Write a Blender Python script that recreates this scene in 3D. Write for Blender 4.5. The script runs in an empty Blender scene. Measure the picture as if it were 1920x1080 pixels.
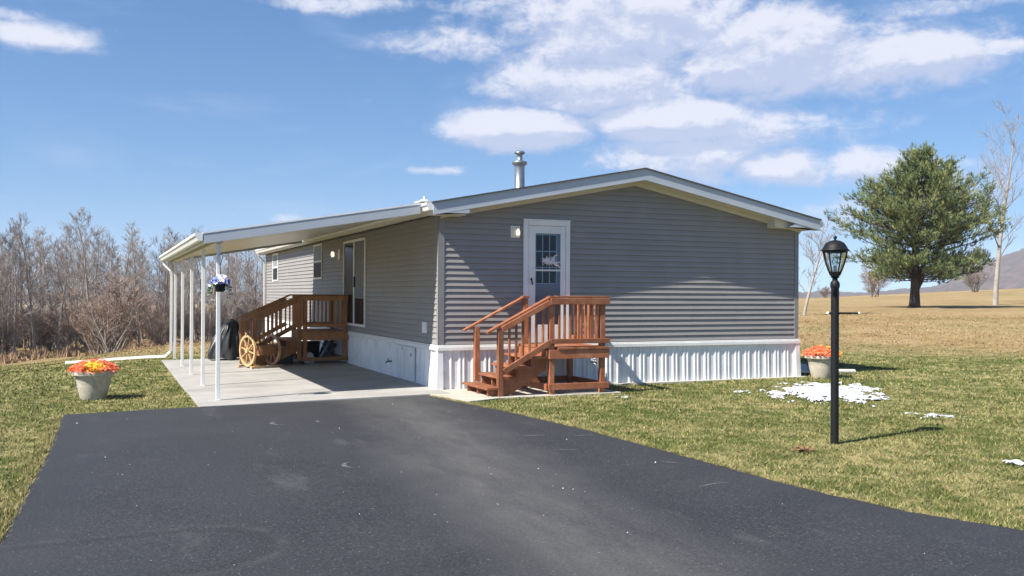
import bpy, math, random
import numpy as np
from mathutils import Vector, Matrix, noise
R=math.radians
scene=bpy.context.scene
# ---------------------------------------------------------------- camera
CAM=Vector((-5.262,-15.241,1.675)); YAW,PITCH,ROLL,FPX=R(23.468),R(.351),R(.301),1755.319
cam=bpy.data.cameras.new('camera'); camo=bpy.data.objects.new('camera',cam); scene.collection.objects.link(camo)
fw=Vector((math.sin(YAW)*math.cos(PITCH),math.cos(YAW)*math.cos(PITCH),math.sin(PITCH)))
rt0=Vector((math.cos(YAW),-math.sin(YAW),0)); up0=rt0.cross(fw)
rt=math.cos(ROLL)*rt0+math.sin(ROLL)*up0; up=-math.sin(ROLL)*rt0+math.cos(ROLL)*up0
m3=Matrix((rt,up,-fw)).transposed(); camo.matrix_world=Matrix.Translation(CAM)@m3.to_4x4()
cam.sensor_width=36; cam.lens=36*FPX/1920; cam.clip_start=.1; cam.clip_end=8000
scene.camera=camo
scene.render.resolution_x=1024; scene.render.resolution_y=576
scene.view_settings.view_transform='Standard'; scene.view_settings.look='None'
scene.view_settings.exposure=1.0; scene.view_settings.gamma=1
# ---------------------------------------------------------------- sun
SUN=Vector((-1.68,-.40,1.84)).normalized()
sl=bpy.data.lights.new('sun','SUN'); sl.energy=5.0; sl.angle=R(.5); sl.color=(1,.94,.85)
so=bpy.data.objects.new('sun',sl); scene.collection.objects.link(so); so.rotation_euler=SUN.to_track_quat('Z','Y').to_euler(); so.location=(-30,-10,40)
# ---------------------------------------------------------------- world: sky + clouds
w=bpy.data.worlds.new('World'); scene.world=w; w.use_nodes=True
nt=w.node_tree; N=nt.nodes; LK=nt.links
for n in list(N): N.remove(n)
def nd(t,**k):
    n=N.new(t)
    for a,b in k.items(): setattr(n,a,b)
    return n
def mth(op,a,b=None,c=None,clamp=False):
    n=nd('ShaderNodeMath',operation=op); n.use_clamp=clamp
    for i,x in enumerate((a,b,c)):
        if x is None: continue
        if isinstance(x,(int,float)): n.inputs[i].default_value=x
        else: LK.new(x,n.inputs[i])
    return n.outputs[0]
def rng(x,a,b,c,d,smooth=True):
    n=nd('ShaderNodeMapRange'); n.interpolation_type='SMOOTHSTEP' if smooth else 'LINEAR'
    LK.new(x,n.inputs[0])
    for i,v in enumerate((a,b,c,d)): n.inputs[i+1].default_value=v
    return n.outputs[0]
def mixc(f,a,b):
    n=nd('ShaderNodeMix',data_type='RGBA')
    for s,x in ((0,f),(6,a),(7,b)):
        if isinstance(x,(int,float)): n.inputs[s].default_value=x
        elif isinstance(x,tuple): n.inputs[s].default_value=(*x,1)
        else: LK.new(x,n.inputs[s])
    return n.outputs[2]
sky=nd('ShaderNodeTexSky',sky_type='NISHITA'); sky.sun_disc=False
sky.sun_elevation=math.asin(SUN.z); sky.sun_rotation=math.atan2(SUN.x,SUN.y)
sky.altitude=100; sky.air_density=1.0; sky.dust_density=0.25; sky.ozone_density=3.2
tc=nd('ShaderNodeTexCoord'); sp=nd('ShaderNodeSeparateXYZ'); LK.new(tc.outputs['Generated'],sp.inputs[0])
X,Y,Z=sp.outputs
zl=mth('ADD',mth('MULTIPLY',mth('MAXIMUM',Z,0),.95),.10); zc=nd('ShaderNodeCombineXYZ'); LK.new(X,zc.inputs[0]); LK.new(Y,zc.inputs[1]); LK.new(zl,zc.inputs[2])
zn=nd('ShaderNodeVectorMath',operation='NORMALIZE'); LK.new(zc.outputs[0],zn.inputs[0]); LK.new(zn.outputs[0],sky.inputs[0])
az=mth('SUBTRACT',mth('ARCTAN2',X,Y),YAW)
az=mth('MULTIPLY',mth('SINE',mth('MULTIPLY',az,.5)),2)
el=mth('ARCTAN2',Z,mth('SQRT',mth('ADD',mth('MULTIPLY',X,X),mth('MULTIPLY',Y,Y))))
cb=nd('ShaderNodeCombineXYZ'); LK.new(az,cb.inputs[0]); LK.new(el,cb.inputs[1])
front=rng(Y,-.1,.2,0,1)
def noi(vec,scale,detail=6,rough=.55,stretch=(1,1,1),loc=(0,0,0),dist=0):
    mp=nd('ShaderNodeMapping'); LK.new(vec,mp.inputs[0]); mp.inputs['Scale'].default_value=stretch; mp.inputs['Location'].default_value=loc
    n=nd('ShaderNodeTexNoise'); LK.new(mp.outputs[0],n.inputs[0]); n.inputs['Scale'].default_value=scale; n.inputs['Detail'].default_value=detail
    n.inputs['Roughness'].default_value=rough; n.inputs['Distortion'].default_value=dist
    return n.outputs[0]
def cover(vec):
    blobs=[(1180,50,330,110,1.05),(1110,165,260,75,1.0),(1440,95,260,110,1.05),(1640,110,260,75,.95),(1745,98,110,45,1.1),(1860,85,110,22,.7),
     (1250,222,190,50,1.25),(975,240,175,48,1.35),(1010,100,110,60,.6),(1460,240,260,70,.62),(1300,290,300,60,.72),(1470,310,130,45,1.05),(1610,305,130,42,.95),
     (830,78,200,50,.62),(720,85,120,22,.45),(630,5,200,28,.75),(75,72,140,30,.85),(30,32,70,22,.6),(815,321,75,12,.6),(688,185,20,24,.5),
     (1560,400,120,45,.6),(1800,335,160,50,.45),(1660,20,260,26,.6),(520,412,150,14,.35),(1240,150,330,110,.5)]
    acc=None
    for px,py,rx,ry,s in blobs:
        a=math.atan((px-960)/FPX); e=math.atan((551-py)/FPX*math.cos(a))
        mp=nd('ShaderNodeMapping',vector_type='TEXTURE'); LK.new(vec,mp.inputs[0])
        mp.inputs['Location'].default_value=(a,e,0); mp.inputs['Scale'].default_value=(rx/FPX*1.25,ry/FPX*1.35,1)
        g=nd('ShaderNodeVectorMath',operation='LENGTH'); LK.new(mp.outputs[0],g.inputs[0])
        v=rng(g.outputs[1],0,1.15,s,0)
        acc=v if acc is None else mth('MAXIMUM',acc,v)
    n1=noi(vec,8,7,.56,(1,1.9,1),(3.1,1.7,0),.2); n2=noi(vec,30,8,.66,(1,1.5,1),(.3,4.7,0),.35)
    n=mth('ADD',mth('MULTIPLY',n1,1.1),mth('MULTIPLY',n2,.95))
    d=mth('ADD',acc,mth('SUBTRACT',n,1.25))
    return d
d1=cover(cb.outputs[0])
sh=nd('ShaderNodeVectorMath',operation='ADD'); LK.new(cb.outputs[0],sh.inputs[0]); sh.inputs[1].default_value=(-.008,.016,0)
d2=cover(sh.outputs[0])
alpha=rng(d1,.02,.55,0,.9); alpha=mth('MULTIPLY',alpha,front)
lit=rng(mth('SUBTRACT',d1,d2),-.12,.28,0,1)
wisp=noi(cb.outputs[0],5,7,.6,(1,4,1),(9,2,0),.4); wa=mth('MULTIPLY',rng(wisp,.50,.85,0,.35),1)
ccol=mixc(lit,(4.3,4.8,6.4),(6.7,6.8,7.6))
hue=nd('ShaderNodeHueSaturation'); LK.new(sky.outputs[0],hue.inputs['Color']); hue.inputs['Saturation'].default_value=1.2; hue.inputs['Hue'].default_value=.501; hue.inputs['Value'].default_value=1.18
c1=mixc(wa,hue.outputs[0],(4.6,5.4,7.2))
c2=mixc(alpha,c1,ccol)
bg=nd('ShaderNodeBackground'); LK.new(c2,bg.inputs[0]); bg.inputs[1].default_value=.066
ow=nd('ShaderNodeOutputWorld'); LK.new(bg.outputs[0],ow.inputs[0])

# ================================================================ helpers
COL=scene.collection
def mat(name,c1,c2=None,scale=5,rough=.7,bump=0,bscale=None,detail=5,metal=0,stretch=(1,1,1),spec=.5,c3=None,s3=1.0,f3=(.5,.7)):
    m=bpy.data.materials.new(name); m.use_nodes=True; t=m.node_tree; n=t.nodes; L=t.links; b=n['Principled BSDF']
    b.inputs['Roughness'].default_value=rough; b.inputs['Metallic'].default_value=metal; b.inputs['Specular IOR Level'].default_value=spec
    if c2 is None: c2=tuple(x*.86 for x in c1)
    co=n.new('ShaderNodeTexCoord'); mp=n.new('ShaderNodeMapping'); L.new(co.outputs['Object'],mp.inputs[0]); mp.inputs['Scale'].default_value=stretch
    no=n.new('ShaderNodeTexNoise'); L.new(mp.outputs[0],no.inputs[0]); no.inputs['Scale'].default_value=scale; no.inputs['Detail'].default_value=detail; no.inputs['Roughness'].default_value=.6
    r=n.new('ShaderNodeValToRGB'); L.new(no.outputs[0],r.inputs[0]); r.color_ramp.elements[0].position=.35; r.color_ramp.elements[1].position=.65
    r.color_ramp.elements[0].color=(*c2,1); r.color_ramp.elements[1].color=(*c1,1); out=r.outputs[0]
    if c3:
        n3=n.new('ShaderNodeTexNoise'); L.new(co.outputs['Object'],n3.inputs[0]); n3.inputs['Scale'].default_value=s3; n3.inputs['Detail'].default_value=5
        mr=n.new('ShaderNodeMapRange'); L.new(n3.outputs[0],mr.inputs[0]); mr.inputs[1].default_value=f3[0]; mr.inputs[2].default_value=f3[1]
        mx=n.new('ShaderNodeMix'); mx.data_type='RGBA'; L.new(mr.outputs[0],mx.inputs[0]); L.new(out,mx.inputs[6]); mx.inputs[7].default_value=(*c3,1); out=mx.outputs[2]
    L.new(out,b.inputs['Base Color'])
    if bump:
        nb=n.new('ShaderNodeTexNoise'); L.new(mp.outputs[0],nb.inputs[0]); nb.inputs['Scale'].default_value=bscale or scale*3; nb.inputs['Detail'].default_value=4
        bp=n.new('ShaderNodeBump'); bp.inputs['Strength'].default_value=bump; bp.inputs['Distance'].default_value=.01; L.new(nb.outputs[0],bp.inputs['Height']); L.new(bp.outputs[0],b.inputs['Normal'])
    return m
def tag(o,label=None,cat=None,group=None,kind=None):
    if label: o['label']=label
    if cat: o['category']=cat
    if group: o['group']=group
    if kind: o['kind']=kind
    return o
def thing(name,loc,label,cat,group=None,rz=0):
    o=bpy.data.objects.new(name,None); o.empty_display_size=.1; COL.objects.link(o); o.location=loc; o.rotation_euler=(0,0,rz); o['_o']=tuple(loc)
    return tag(o,label,cat,group)
class MB:
    def __init__(s): s.v=[]; s.f=[]; s.mi=[]
    def add(s,vs,fs,mi=0):
        k=len(s.v); s.v.extend([tuple(v) for v in vs]); s.f.extend([tuple(i+k for i in f) for f in fs]); s.mi.extend([mi]*len(fs)); return s
    def box(s,x0,x1,y0,y1,z0,z1,mi=0):
        x0,x1=sorted((x0,x1)); y0,y1=sorted((y0,y1)); z0,z1=sorted((z0,z1))
        v=[(x0,y0,z0),(x1,y0,z0),(x1,y1,z0),(x0,y1,z0),(x0,y0,z1),(x1,y0,z1),(x1,y1,z1),(x0,y1,z1)]
        return s.add(v,[(0,3,2,1),(4,5,6,7),(0,1,5,4),(1,2,6,5),(2,3,7,6),(3,0,4,7)],mi)
    def bar(s,a,b,wd,hd,side=None,mi=0):
        a=Vector(a); b=Vector(b); d=(b-a).normalized()
        sd=Vector(side).normalized() if side else (d.cross(Vector((0,0,1))) if abs(d.z)<.99 else Vector((1,0,0))).normalized()
        sd=(sd-d*sd.dot(d)).normalized(); u=sd.cross(d).normalized()
        v=[p+sd*(i*wd/2)+u*(j*hd/2) for p in (a,b) for i,j in ((-1,-1),(1,-1),(1,1),(-1,1))]
        return s.add(v,[(0,1,2,3),(7,6,5,4),(0,4,5,1),(1,5,6,2),(2,6,7,3),(3,7,4,0)],mi)
    def tube(s,pts,rs,k=8,cap=True,mi=0):
        pts=[Vector(p) for p in pts]; n=len(pts)
        if isinstance(rs,(int,float)): rs=[rs]*n
        base=len(s.v); prev=None
        for i,p in enumerate(pts):
            d=(pts[min(i+1,n-1)]-pts[max(i-1,0)])
            d=d.normalized() if d.length>1e-9 else Vector((0,0,1))
            if prev is None: a=d.orthogonal().normalized()
            else:
                a=prev-d*prev.dot(d); a=a.normalized() if a.length>1e-6 else d.orthogonal().normalized()
            prev=a; b=d.cross(a)
            for j in range(k):
                t=2*math.pi*j/k; q=p+(a*math.cos(t)+b*math.sin(t))*rs[i]; s.v.append((q.x,q.y,q.z))
        for i in range(n-1):
            for j in range(k):
                j2=(j+1)%k; s.f.append((base+i*k+j,base+i*k+j2,base+(i+1)*k+j2,base+(i+1)*k+j)); s.mi.append(mi)
        if cap:
            s.f.append(tuple(base+j for j in range(k))[::-1]); s.f.append(tuple(base+(n-1)*k+j for j in range(k))); s.mi+= [mi,mi]
        return s
    def lathe(s,prof,c=(0,0),k=24,mi=0):
        base=len(s.v)
        for r,z in prof:
            for j in range(k):
                t=2*math.pi*j/k; s.v.append((c[0]+r*math.cos(t),c[1]+r*math.sin(t),z))
        for i in range(len(prof)-1):
            for j in range(k):
                j2=(j+1)%k; s.f.append((base+i*k+j,base+i*k+j2,base+(i+1)*k+j2,base+(i+1)*k+j)); s.mi.append(mi)
        return s
    def prism(s,poly,ax,a,b,mi=0):
        # poly in the two other axes, extruded along axis ax from a to b
        def mk(p,t): return {0:(t,p[0],p[1]),1:(p[0],t,p[1]),2:(p[0],p[1],t)}[ax]
        n=len(poly); v=[mk(p,a) for p in poly]+[mk(p,b) for p in poly]
        f=[tuple(range(n)),tuple(range(2*n-1,n-1,-1))]+[(i,i+n,(i+1)%n+n,(i+1)%n) for i in range(n)]
        return s.add(v,f,mi)
    def build(s,name,mats,parent=None,smooth=False,bevel=0,label=None):
        o0=(0,0,0)
        if parent is not None:
            r=parent
            while r.parent is not None: r=r.parent
            o0=tuple(r.get('_o',(0,0,0)))
        me=bpy.data.meshes.new(name); me.from_pydata([(v[0]-o0[0],v[1]-o0[1],v[2]-o0[2]) for v in s.v],[],s.f)
        if not isinstance(mats,(list,tuple)): mats=[mats]
        for m in mats: me.materials.append(m)
        if len(mats)>1: me.polygons.foreach_set('material_index',s.mi)
        import bmesh
        if len(s.f)<60000:
            bm=bmesh.new(); bm.from_mesh(me); bmesh.ops.recalc_face_normals(bm,faces=bm.faces); bm.to_mesh(me); bm.free()
        if smooth: me.polygons.foreach_set('use_smooth',[True]*len(me.polygons))
        me.update(); o=bpy.data.objects.new(name,me); COL.objects.link(o)
        if parent is not None: o.parent=parent
        if bevel:
            b=o.modifiers.new('bevel','BEVEL'); b.width=bevel; b.segments=2; b.limit_method='ANGLE'
        if label: o['label']=label
        return o
def copy_tree(o,parent=None):
    c=o.copy(); COL.objects.link(c); c.parent=parent
    for ch in list(o.children): copy_tree(ch,c)
    return c
# ---------------------------------------------------------------- materials
M={}
M['siding']=mat('siding',(.268,.252,.243),(.245,.230,.222),2.2,.55,.04,60)
M['trimgrey']=mat('trimgrey',(.235,.232,.232),None,6,.5)
M['white']=mat('white',(.78,.78,.76),(.70,.70,.69),3,.45,.03,40)
M['skirt']=mat('skirt',(.76,.76,.76),(.66,.67,.68),3.5,.5,.03,30,c3=(.55,.54,.5),s3=2.1,f3=(.58,.8))
M['cream']=mat('cream',(.62,.58,.48),(.56,.52,.43),2,.5)
M['ceil']=mat('ceil',(.60,.56,.45),(.54,.50,.40),.8,.38)
M['fascia']=mat('fascia',(.43,.47,.52),(.39,.43,.48),2,.45)
M['shingle']=mat('shingle',(.10,.10,.10),(.055,.055,.06),18,.95,.4,90)
M['metal']=mat('metal',(.36,.38,.39),(.28,.30,.31),8,.38,metal=.8)
M['dark']=mat('dark',(.012,.013,.016),(.02,.02,.024),3,.08,spec=.08)
M['black']=mat('black',(.008,.0085,.01),(.013,.0135,.015),30,.5,.1,spec=.25)
M['tarp']=mat('tarp',(.018,.018,.02),(.03,.03,.033),6,.42,.35,14)
M['redwood']=mat('redwood',(.32,.118,.050),(.23,.076,.034),9,.6,.2,30,stretch=(1,1,.35),c3=(.38,.17,.09),s3=6,f3=(.5,.75))
M['brownwood']=mat('brownwood',(.36,.165,.062),(.25,.105,.040),9,.65,.2,30,stretch=(1,1,.35))
for k_ in ('redwood','brownwood'):
    t=M[k_].node_tree; b=t.nodes['Principled BSDF']; l=b.inputs['Base Color'].links[0]; src=l.from_socket
    oi=t.nodes.new('ShaderNodeObjectInfo'); mr_=t.nodes.new('ShaderNodeMapRange'); t.links.new(oi.outputs['Random'],mr_.inputs[0]); mr_.inputs[3].default_value=.72; mr_.inputs[4].default_value=1.22
    hs=t.nodes.new('ShaderNodeHueSaturation'); t.links.new(mr_.outputs[0],hs.inputs['Value']); t.links.new(src,hs.inputs['Color']); t.links.new(hs.outputs[0],b.inputs['Base Color'])
M['yellowwood']=mat('yellowwood',(.55,.38,.19),(.43,.28,.13),10,.55,.1,30)
M['midwood']=mat('midwood',(.55,.36,.24),(.45,.27,.17),10,.6,.1,30)
M['concrete']=mat('concrete',(.36,.35,.325),(.29,.28,.265),1.3,.85,.15,60,detail=8,c3=(.23,.225,.21),s3=.8,f3=(.52,.75))
M['pad']=mat('pad',(.47,.44,.37),(.39,.37,.31),2.5,.85,.15,60,detail=8)
M['pot']=mat('pot',(.52,.47,.38),(.38,.34,.28),14,.85,.3,30,c3=(.26,.23,.19),s3=7,f3=(.55,.75))
M['soil']=mat('soil',(.04,.025,.015),None,20,.95)
M['orange']=mat('orange',(.9,.27,.07),(.85,.14,.05),25,.6)
M['pink']=mat('pink',(.85,.13,.08),(.9,.33,.2),25,.6)
M['yellow']=mat('yellow',(.9,.6,.03),(.85,.45,.02),25,.6)
M['blue']=mat('blue',(.04,.09,.38),(.02,.04,.2),30,.6)
M['lblue']=mat('lblue',(.25,.33,.7),(.15,.22,.55),30,.6)
M['petal']=mat('petal',(.8,.78,.75),(.7,.66,.75),30,.6)
M['leaf']=mat('leaf',(.05,.16,.04),(.03,.1,.03),30,.6)
M['lace']=mat('lace',(.30,.31,.33),(.16,.165,.18),25,.6,stretch=(1,1,.3))
M['lace2']=mat('lace2',(.45,.48,.5),None,4,.5)
M['doorin']=mat('doorin',(.24,.27,.30),None,4,.5)
M['barkpine']=mat('barkpine',(.055,.04,.032),(.03,.022,.018),6,.9,.6,20)
M['bark']=mat('bark',(.30,.265,.235),(.18,.155,.14),4,.9)
M['twig']=mat('twig',(.30,.255,.23),(.20,.168,.15),1.5,.9)
M['twigred']=mat('twigred',(.28,.205,.165),(.20,.145,.12),1.5,.9)
M['pale']=mat('pale',(.36,.33,.29),(.25,.225,.20),3,.9)
M['paletwig']=mat('paletwig',(.27,.24,.21),(.19,.17,.15),3,.9)
M['weed']=mat('weed',(.42,.28,.16),(.24,.15,.09),1.2,.95)
def snowmat():
    m=mat('snow',(.62,.64,.67),(.36,.38,.40),14,.6,.5,30); return m
M['snow']=snowmat()
def glass(name,rough=.02,tint=(.9,.95,1),fac=.15):
    m=bpy.data.materials.new(name); m.use_nodes=True; t=m.node_tree; n=t.nodes; L=t.links; n.remove(n['Principled BSDF'])
    tr=n.new('ShaderNodeBsdfTransparent'); tr.inputs[0].default_value=(*tint,1); gl=n.new('ShaderNodeBsdfGlossy'); gl.inputs['Roughness'].default_value=rough
    fr=n.new('ShaderNodeFresnel'); fr.inputs[0].default_value=1.3; ad=n.new('ShaderNodeMath'); ad.operation='ADD'; L.new(fr.outputs[0],ad.inputs[0]); ad.inputs[1].default_value=fac; ad.use_clamp=True
    mx=n.new('ShaderNodeMixShader'); L.new(ad.outputs[0],mx.inputs[0]); L.new(tr.outputs[0],mx.inputs[1]); L.new(gl.outputs[0],mx.inputs[2]); L.new(mx.outputs[0],n['Material Output'].inputs[0]); return m
M['glass']=glass('glass',.02,(.9,.95,1),0.0); M['lampglass']=glass('lampglass',.05,(.85,.9,.9),.05)
def bulbmat():
    m=mat('bulb',(.9,.88,.82),None,3,.25); b=m.node_tree.nodes['Principled BSDF']; b.inputs['Emission Color'].default_value=(1,.9,.72,1); b.inputs['Emission Strength'].default_value=.5; return m
M['bulb']=bulbmat()

# ================================================================ terrain
def S(t): t=0 if t<0 else 1 if t>1 else t; return t*t*(3-2*t)
def hgt(x,y):
    dx,dy=x-CAM.x,y-CAM.y; d=math.hypot(dx,dy); a=math.atan2(dx,dy)-YAW
    a=(a+math.pi)%(2*math.pi)-math.pi
    px=960+FPX*math.tan(max(-1.2,min(1.2,a)))
    z=.014*max(-6,min(0,x))*(1-S((d-25)/40))
    lf=1-S((px-450)/450); 
    d0=16+11*S(px/400); end=d0+58
    L=-2.95*S((d-d0)/(end-d0))
    rf=S((px-1050)/400)
    Rr=1.0*S((d-17)/42)+ (max(0,min(1,(px-1480)/440))*1.75+.1)*S((d-50)/105)
    z+=L*lf+Rr*rf - .4*(1-lf-rf)*S((d-38)/20)
    if d>160: z-=11*S((d-160)/200)
    z+=.035*noise.noise(Vector((x*.35,y*.35,0)))*S((d-9)/12)+.25*noise.noise(Vector((x*.04,y*.04,3)))*S((d-35)/60)*(1-S((d-130)/40))
    return z
def groundmat():
    m=bpy.data.materials.new('grass_ground'); m.use_nodes=True; t=m.node_tree; n=t.nodes; L=t.links; b=n['Principled BSDF']; b.inputs['Roughness'].default_value=.95; b.inputs['Specular IOR Level'].default_value=.1
    return m,t,n,L,b
def lawn_nodes(t,blade=False):
    n=t.nodes; L=t.links; b=n['Principled BSDF']; b.inputs['Roughness'].default_value=.9; b.inputs['Specular IOR Level'].default_value=.15
    g=n.new('ShaderNodeNewGeometry')
    def no(s,det=5,loc=(0,0,0),st=(1,1,1),ro=.6):
        mp=n.new('ShaderNodeMapping'); L.new(g.outputs['Position'],mp.inputs[0]); mp.inputs['Location'].default_value=loc; mp.inputs['Scale'].default_value=st
        q=n.new('ShaderNodeTexNoise'); L.new(mp.outputs[0],q.inputs[0]); q.inputs['Scale'].default_value=s; q.inputs['Detail'].default_value=det; q.inputs['Roughness'].default_value=ro; return q.outputs[0]
    def mr(x,a,bb,c,d):
        q=n.new('ShaderNodeMapRange'); L.new(x,q.inputs[0])
        for i,v in enumerate((a,bb,c,d)): q.inputs[i+1].default_value=v
        return q.outputs[0]
    def mt(op,a,bb):
        q=n.new('ShaderNodeMath'); q.operation=op
        for i,x in enumerate((a,bb)):
            if isinstance(x,(int,float)): q.inputs[i].default_value=x
            else: L.new(x,q.inputs[i])
        return q.outputs[0]
    def mx(f,a,bb):
        q=n.new('ShaderNodeMix'); q.data_type='RGBA'
        for s,x in ((0,f),(6,a),(7,bb)):
            if isinstance(x,tuple): q.inputs[s].default_value=(*x,1)
            elif isinstance(x,(int,float)): q.inputs[s].default_value=x
            else: L.new(x,q.inputs[s])
        return q.outputs[2]
    vd=n.new('ShaderNodeVectorMath'); vd.operation='DISTANCE'; L.new(g.outputs['Position'],vd.inputs[0]); vd.inputs[1].default_value=(-5.26,-15.24,0); dist=vd.outputs['Value']
    sx=n.new('ShaderNodeSeparateXYZ'); L.new(g.outputs['Position'],sx.inputs[0]); PX,PY,PZ=sx.outputs
    fine=no(28,6,ro=.7); med=no(3.2,5,(4,1,0)); big=no(.45,4,(1,7,0))
    tan=mt('ADD',mt('MULTIPLY',fine,.95),mt('ADD',mt('MULTIPLY',mt('SUBTRACT',mt('MULTIPLY',med,2.0),.55),.9),mt('MULTIPLY',big,1.15)))
    if blade:
        at=n.new('ShaderNodeAttribute'); at.attribute_name='rnd'; tan=mt('ADD',mt('MULTIPLY',mt('SUBTRACT',tan,1.5),.75),mt('ADD',1.45,mt('MULTIPLY',mt('SUBTRACT',at.outputs['Fac'],.5),.9)))
    # dry meadow far off on the right hand side (x large), greener lawn near the house
    lawn=mx(mr(tan,1.30,1.72,0,1),(.098,.118,.030),(.33,.285,.13))
    lawn=mx(mr(no(9,4,(2,2,2)),.52,.70,0,.5),lawn,(.07,.10,.022))
    field=mx(mr(mt('ADD',no(2.2,7,(0,0,0),(1,1,1),.7),mt('MULTIPLY',no(.25,3),.6)),.62,1.0,0,1),(.25,.172,.075),(.39,.29,.155))
    field=mx(mr(no(.18,4,(8,3,0)),.5,.66,0,.45),field,(.17,.165,.06))
    # boundary: mown lawn ends ~ d=29
    dd=mt('ADD',dist,mt('MULTIPLY',mt('SUBTRACT',no(.5,4,(5,5,5)),.5),7))
    f=mr(dd,25.5,30.5,0,1)
    leftf=mr(PX,-9,-3,0,1)
    dd2=mr(dd,40,52,0,.75)
    ff=mt('ADD',mt('MULTIPLY',f,leftf),mt('MULTIPLY',dd2,mt('SUBTRACT',1,leftf)))
    c=mx(ff,lawn,field)
    L.new(c,b.inputs['Base Color'])
    return no,mr,mt,mx,fine,med
gm,t_,n_,L_,b_=groundmat()
no,mr,mt,mx,fine,med=lawn_nodes(t_)
bp=n_.new('ShaderNodeBump'); bp.inputs['Strength'].default_value=.9; bp.inputs['Distance'].default_value=.05
L_.new(mt('ADD',fine,mt('MULTIPLY',no(6,6,(0,0,0),(1,1,1),.7),1.5)),bp.inputs['Height']); L_.new(bp.outputs[0],b_.inputs['Normal'])
bm_m=bpy.data.materials.new('grass_blade'); bm_m.use_nodes=True; lawn_nodes(bm_m.node_tree,True)

def ground():
    rs=[0.0]; r=.6
    while r<2400:
        rs.append(r); r*= 1.045 if r<220 else 1.12
    A=[]; a=-180.0
    while a<180-1e-6: A.append(a); a+= .75 if abs(a)<36 else 4
    vs=[];fs=[];n=len(A)
    for r in rs:
        for a in A:
            t=YAW+R(a); x=CAM.x+r*math.sin(t); y=CAM.y+r*math.cos(t); vs.append((x,y,hgt(x,y)))
    for i in range(len(rs)-1):
        for j in range(n):
            j2=(j+1)%n
            if i==0: fs.append((j,(i+1)*n+j2,(i+1)*n+j)[::1])
            else: fs.append((i*n+j,i*n+j2,(i+1)*n+j2,(i+1)*n+j))
    me=bpy.data.meshes.new('ground'); me.from_pydata(vs,[],fs); me.materials.append(gm); me.polygons.foreach_set('use_smooth',[True]*len(fs)); me.update()
    o=bpy.data.objects.new('ground',me); COL.objects.link(o); o['kind']='structure'
    return o
ground()
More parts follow.
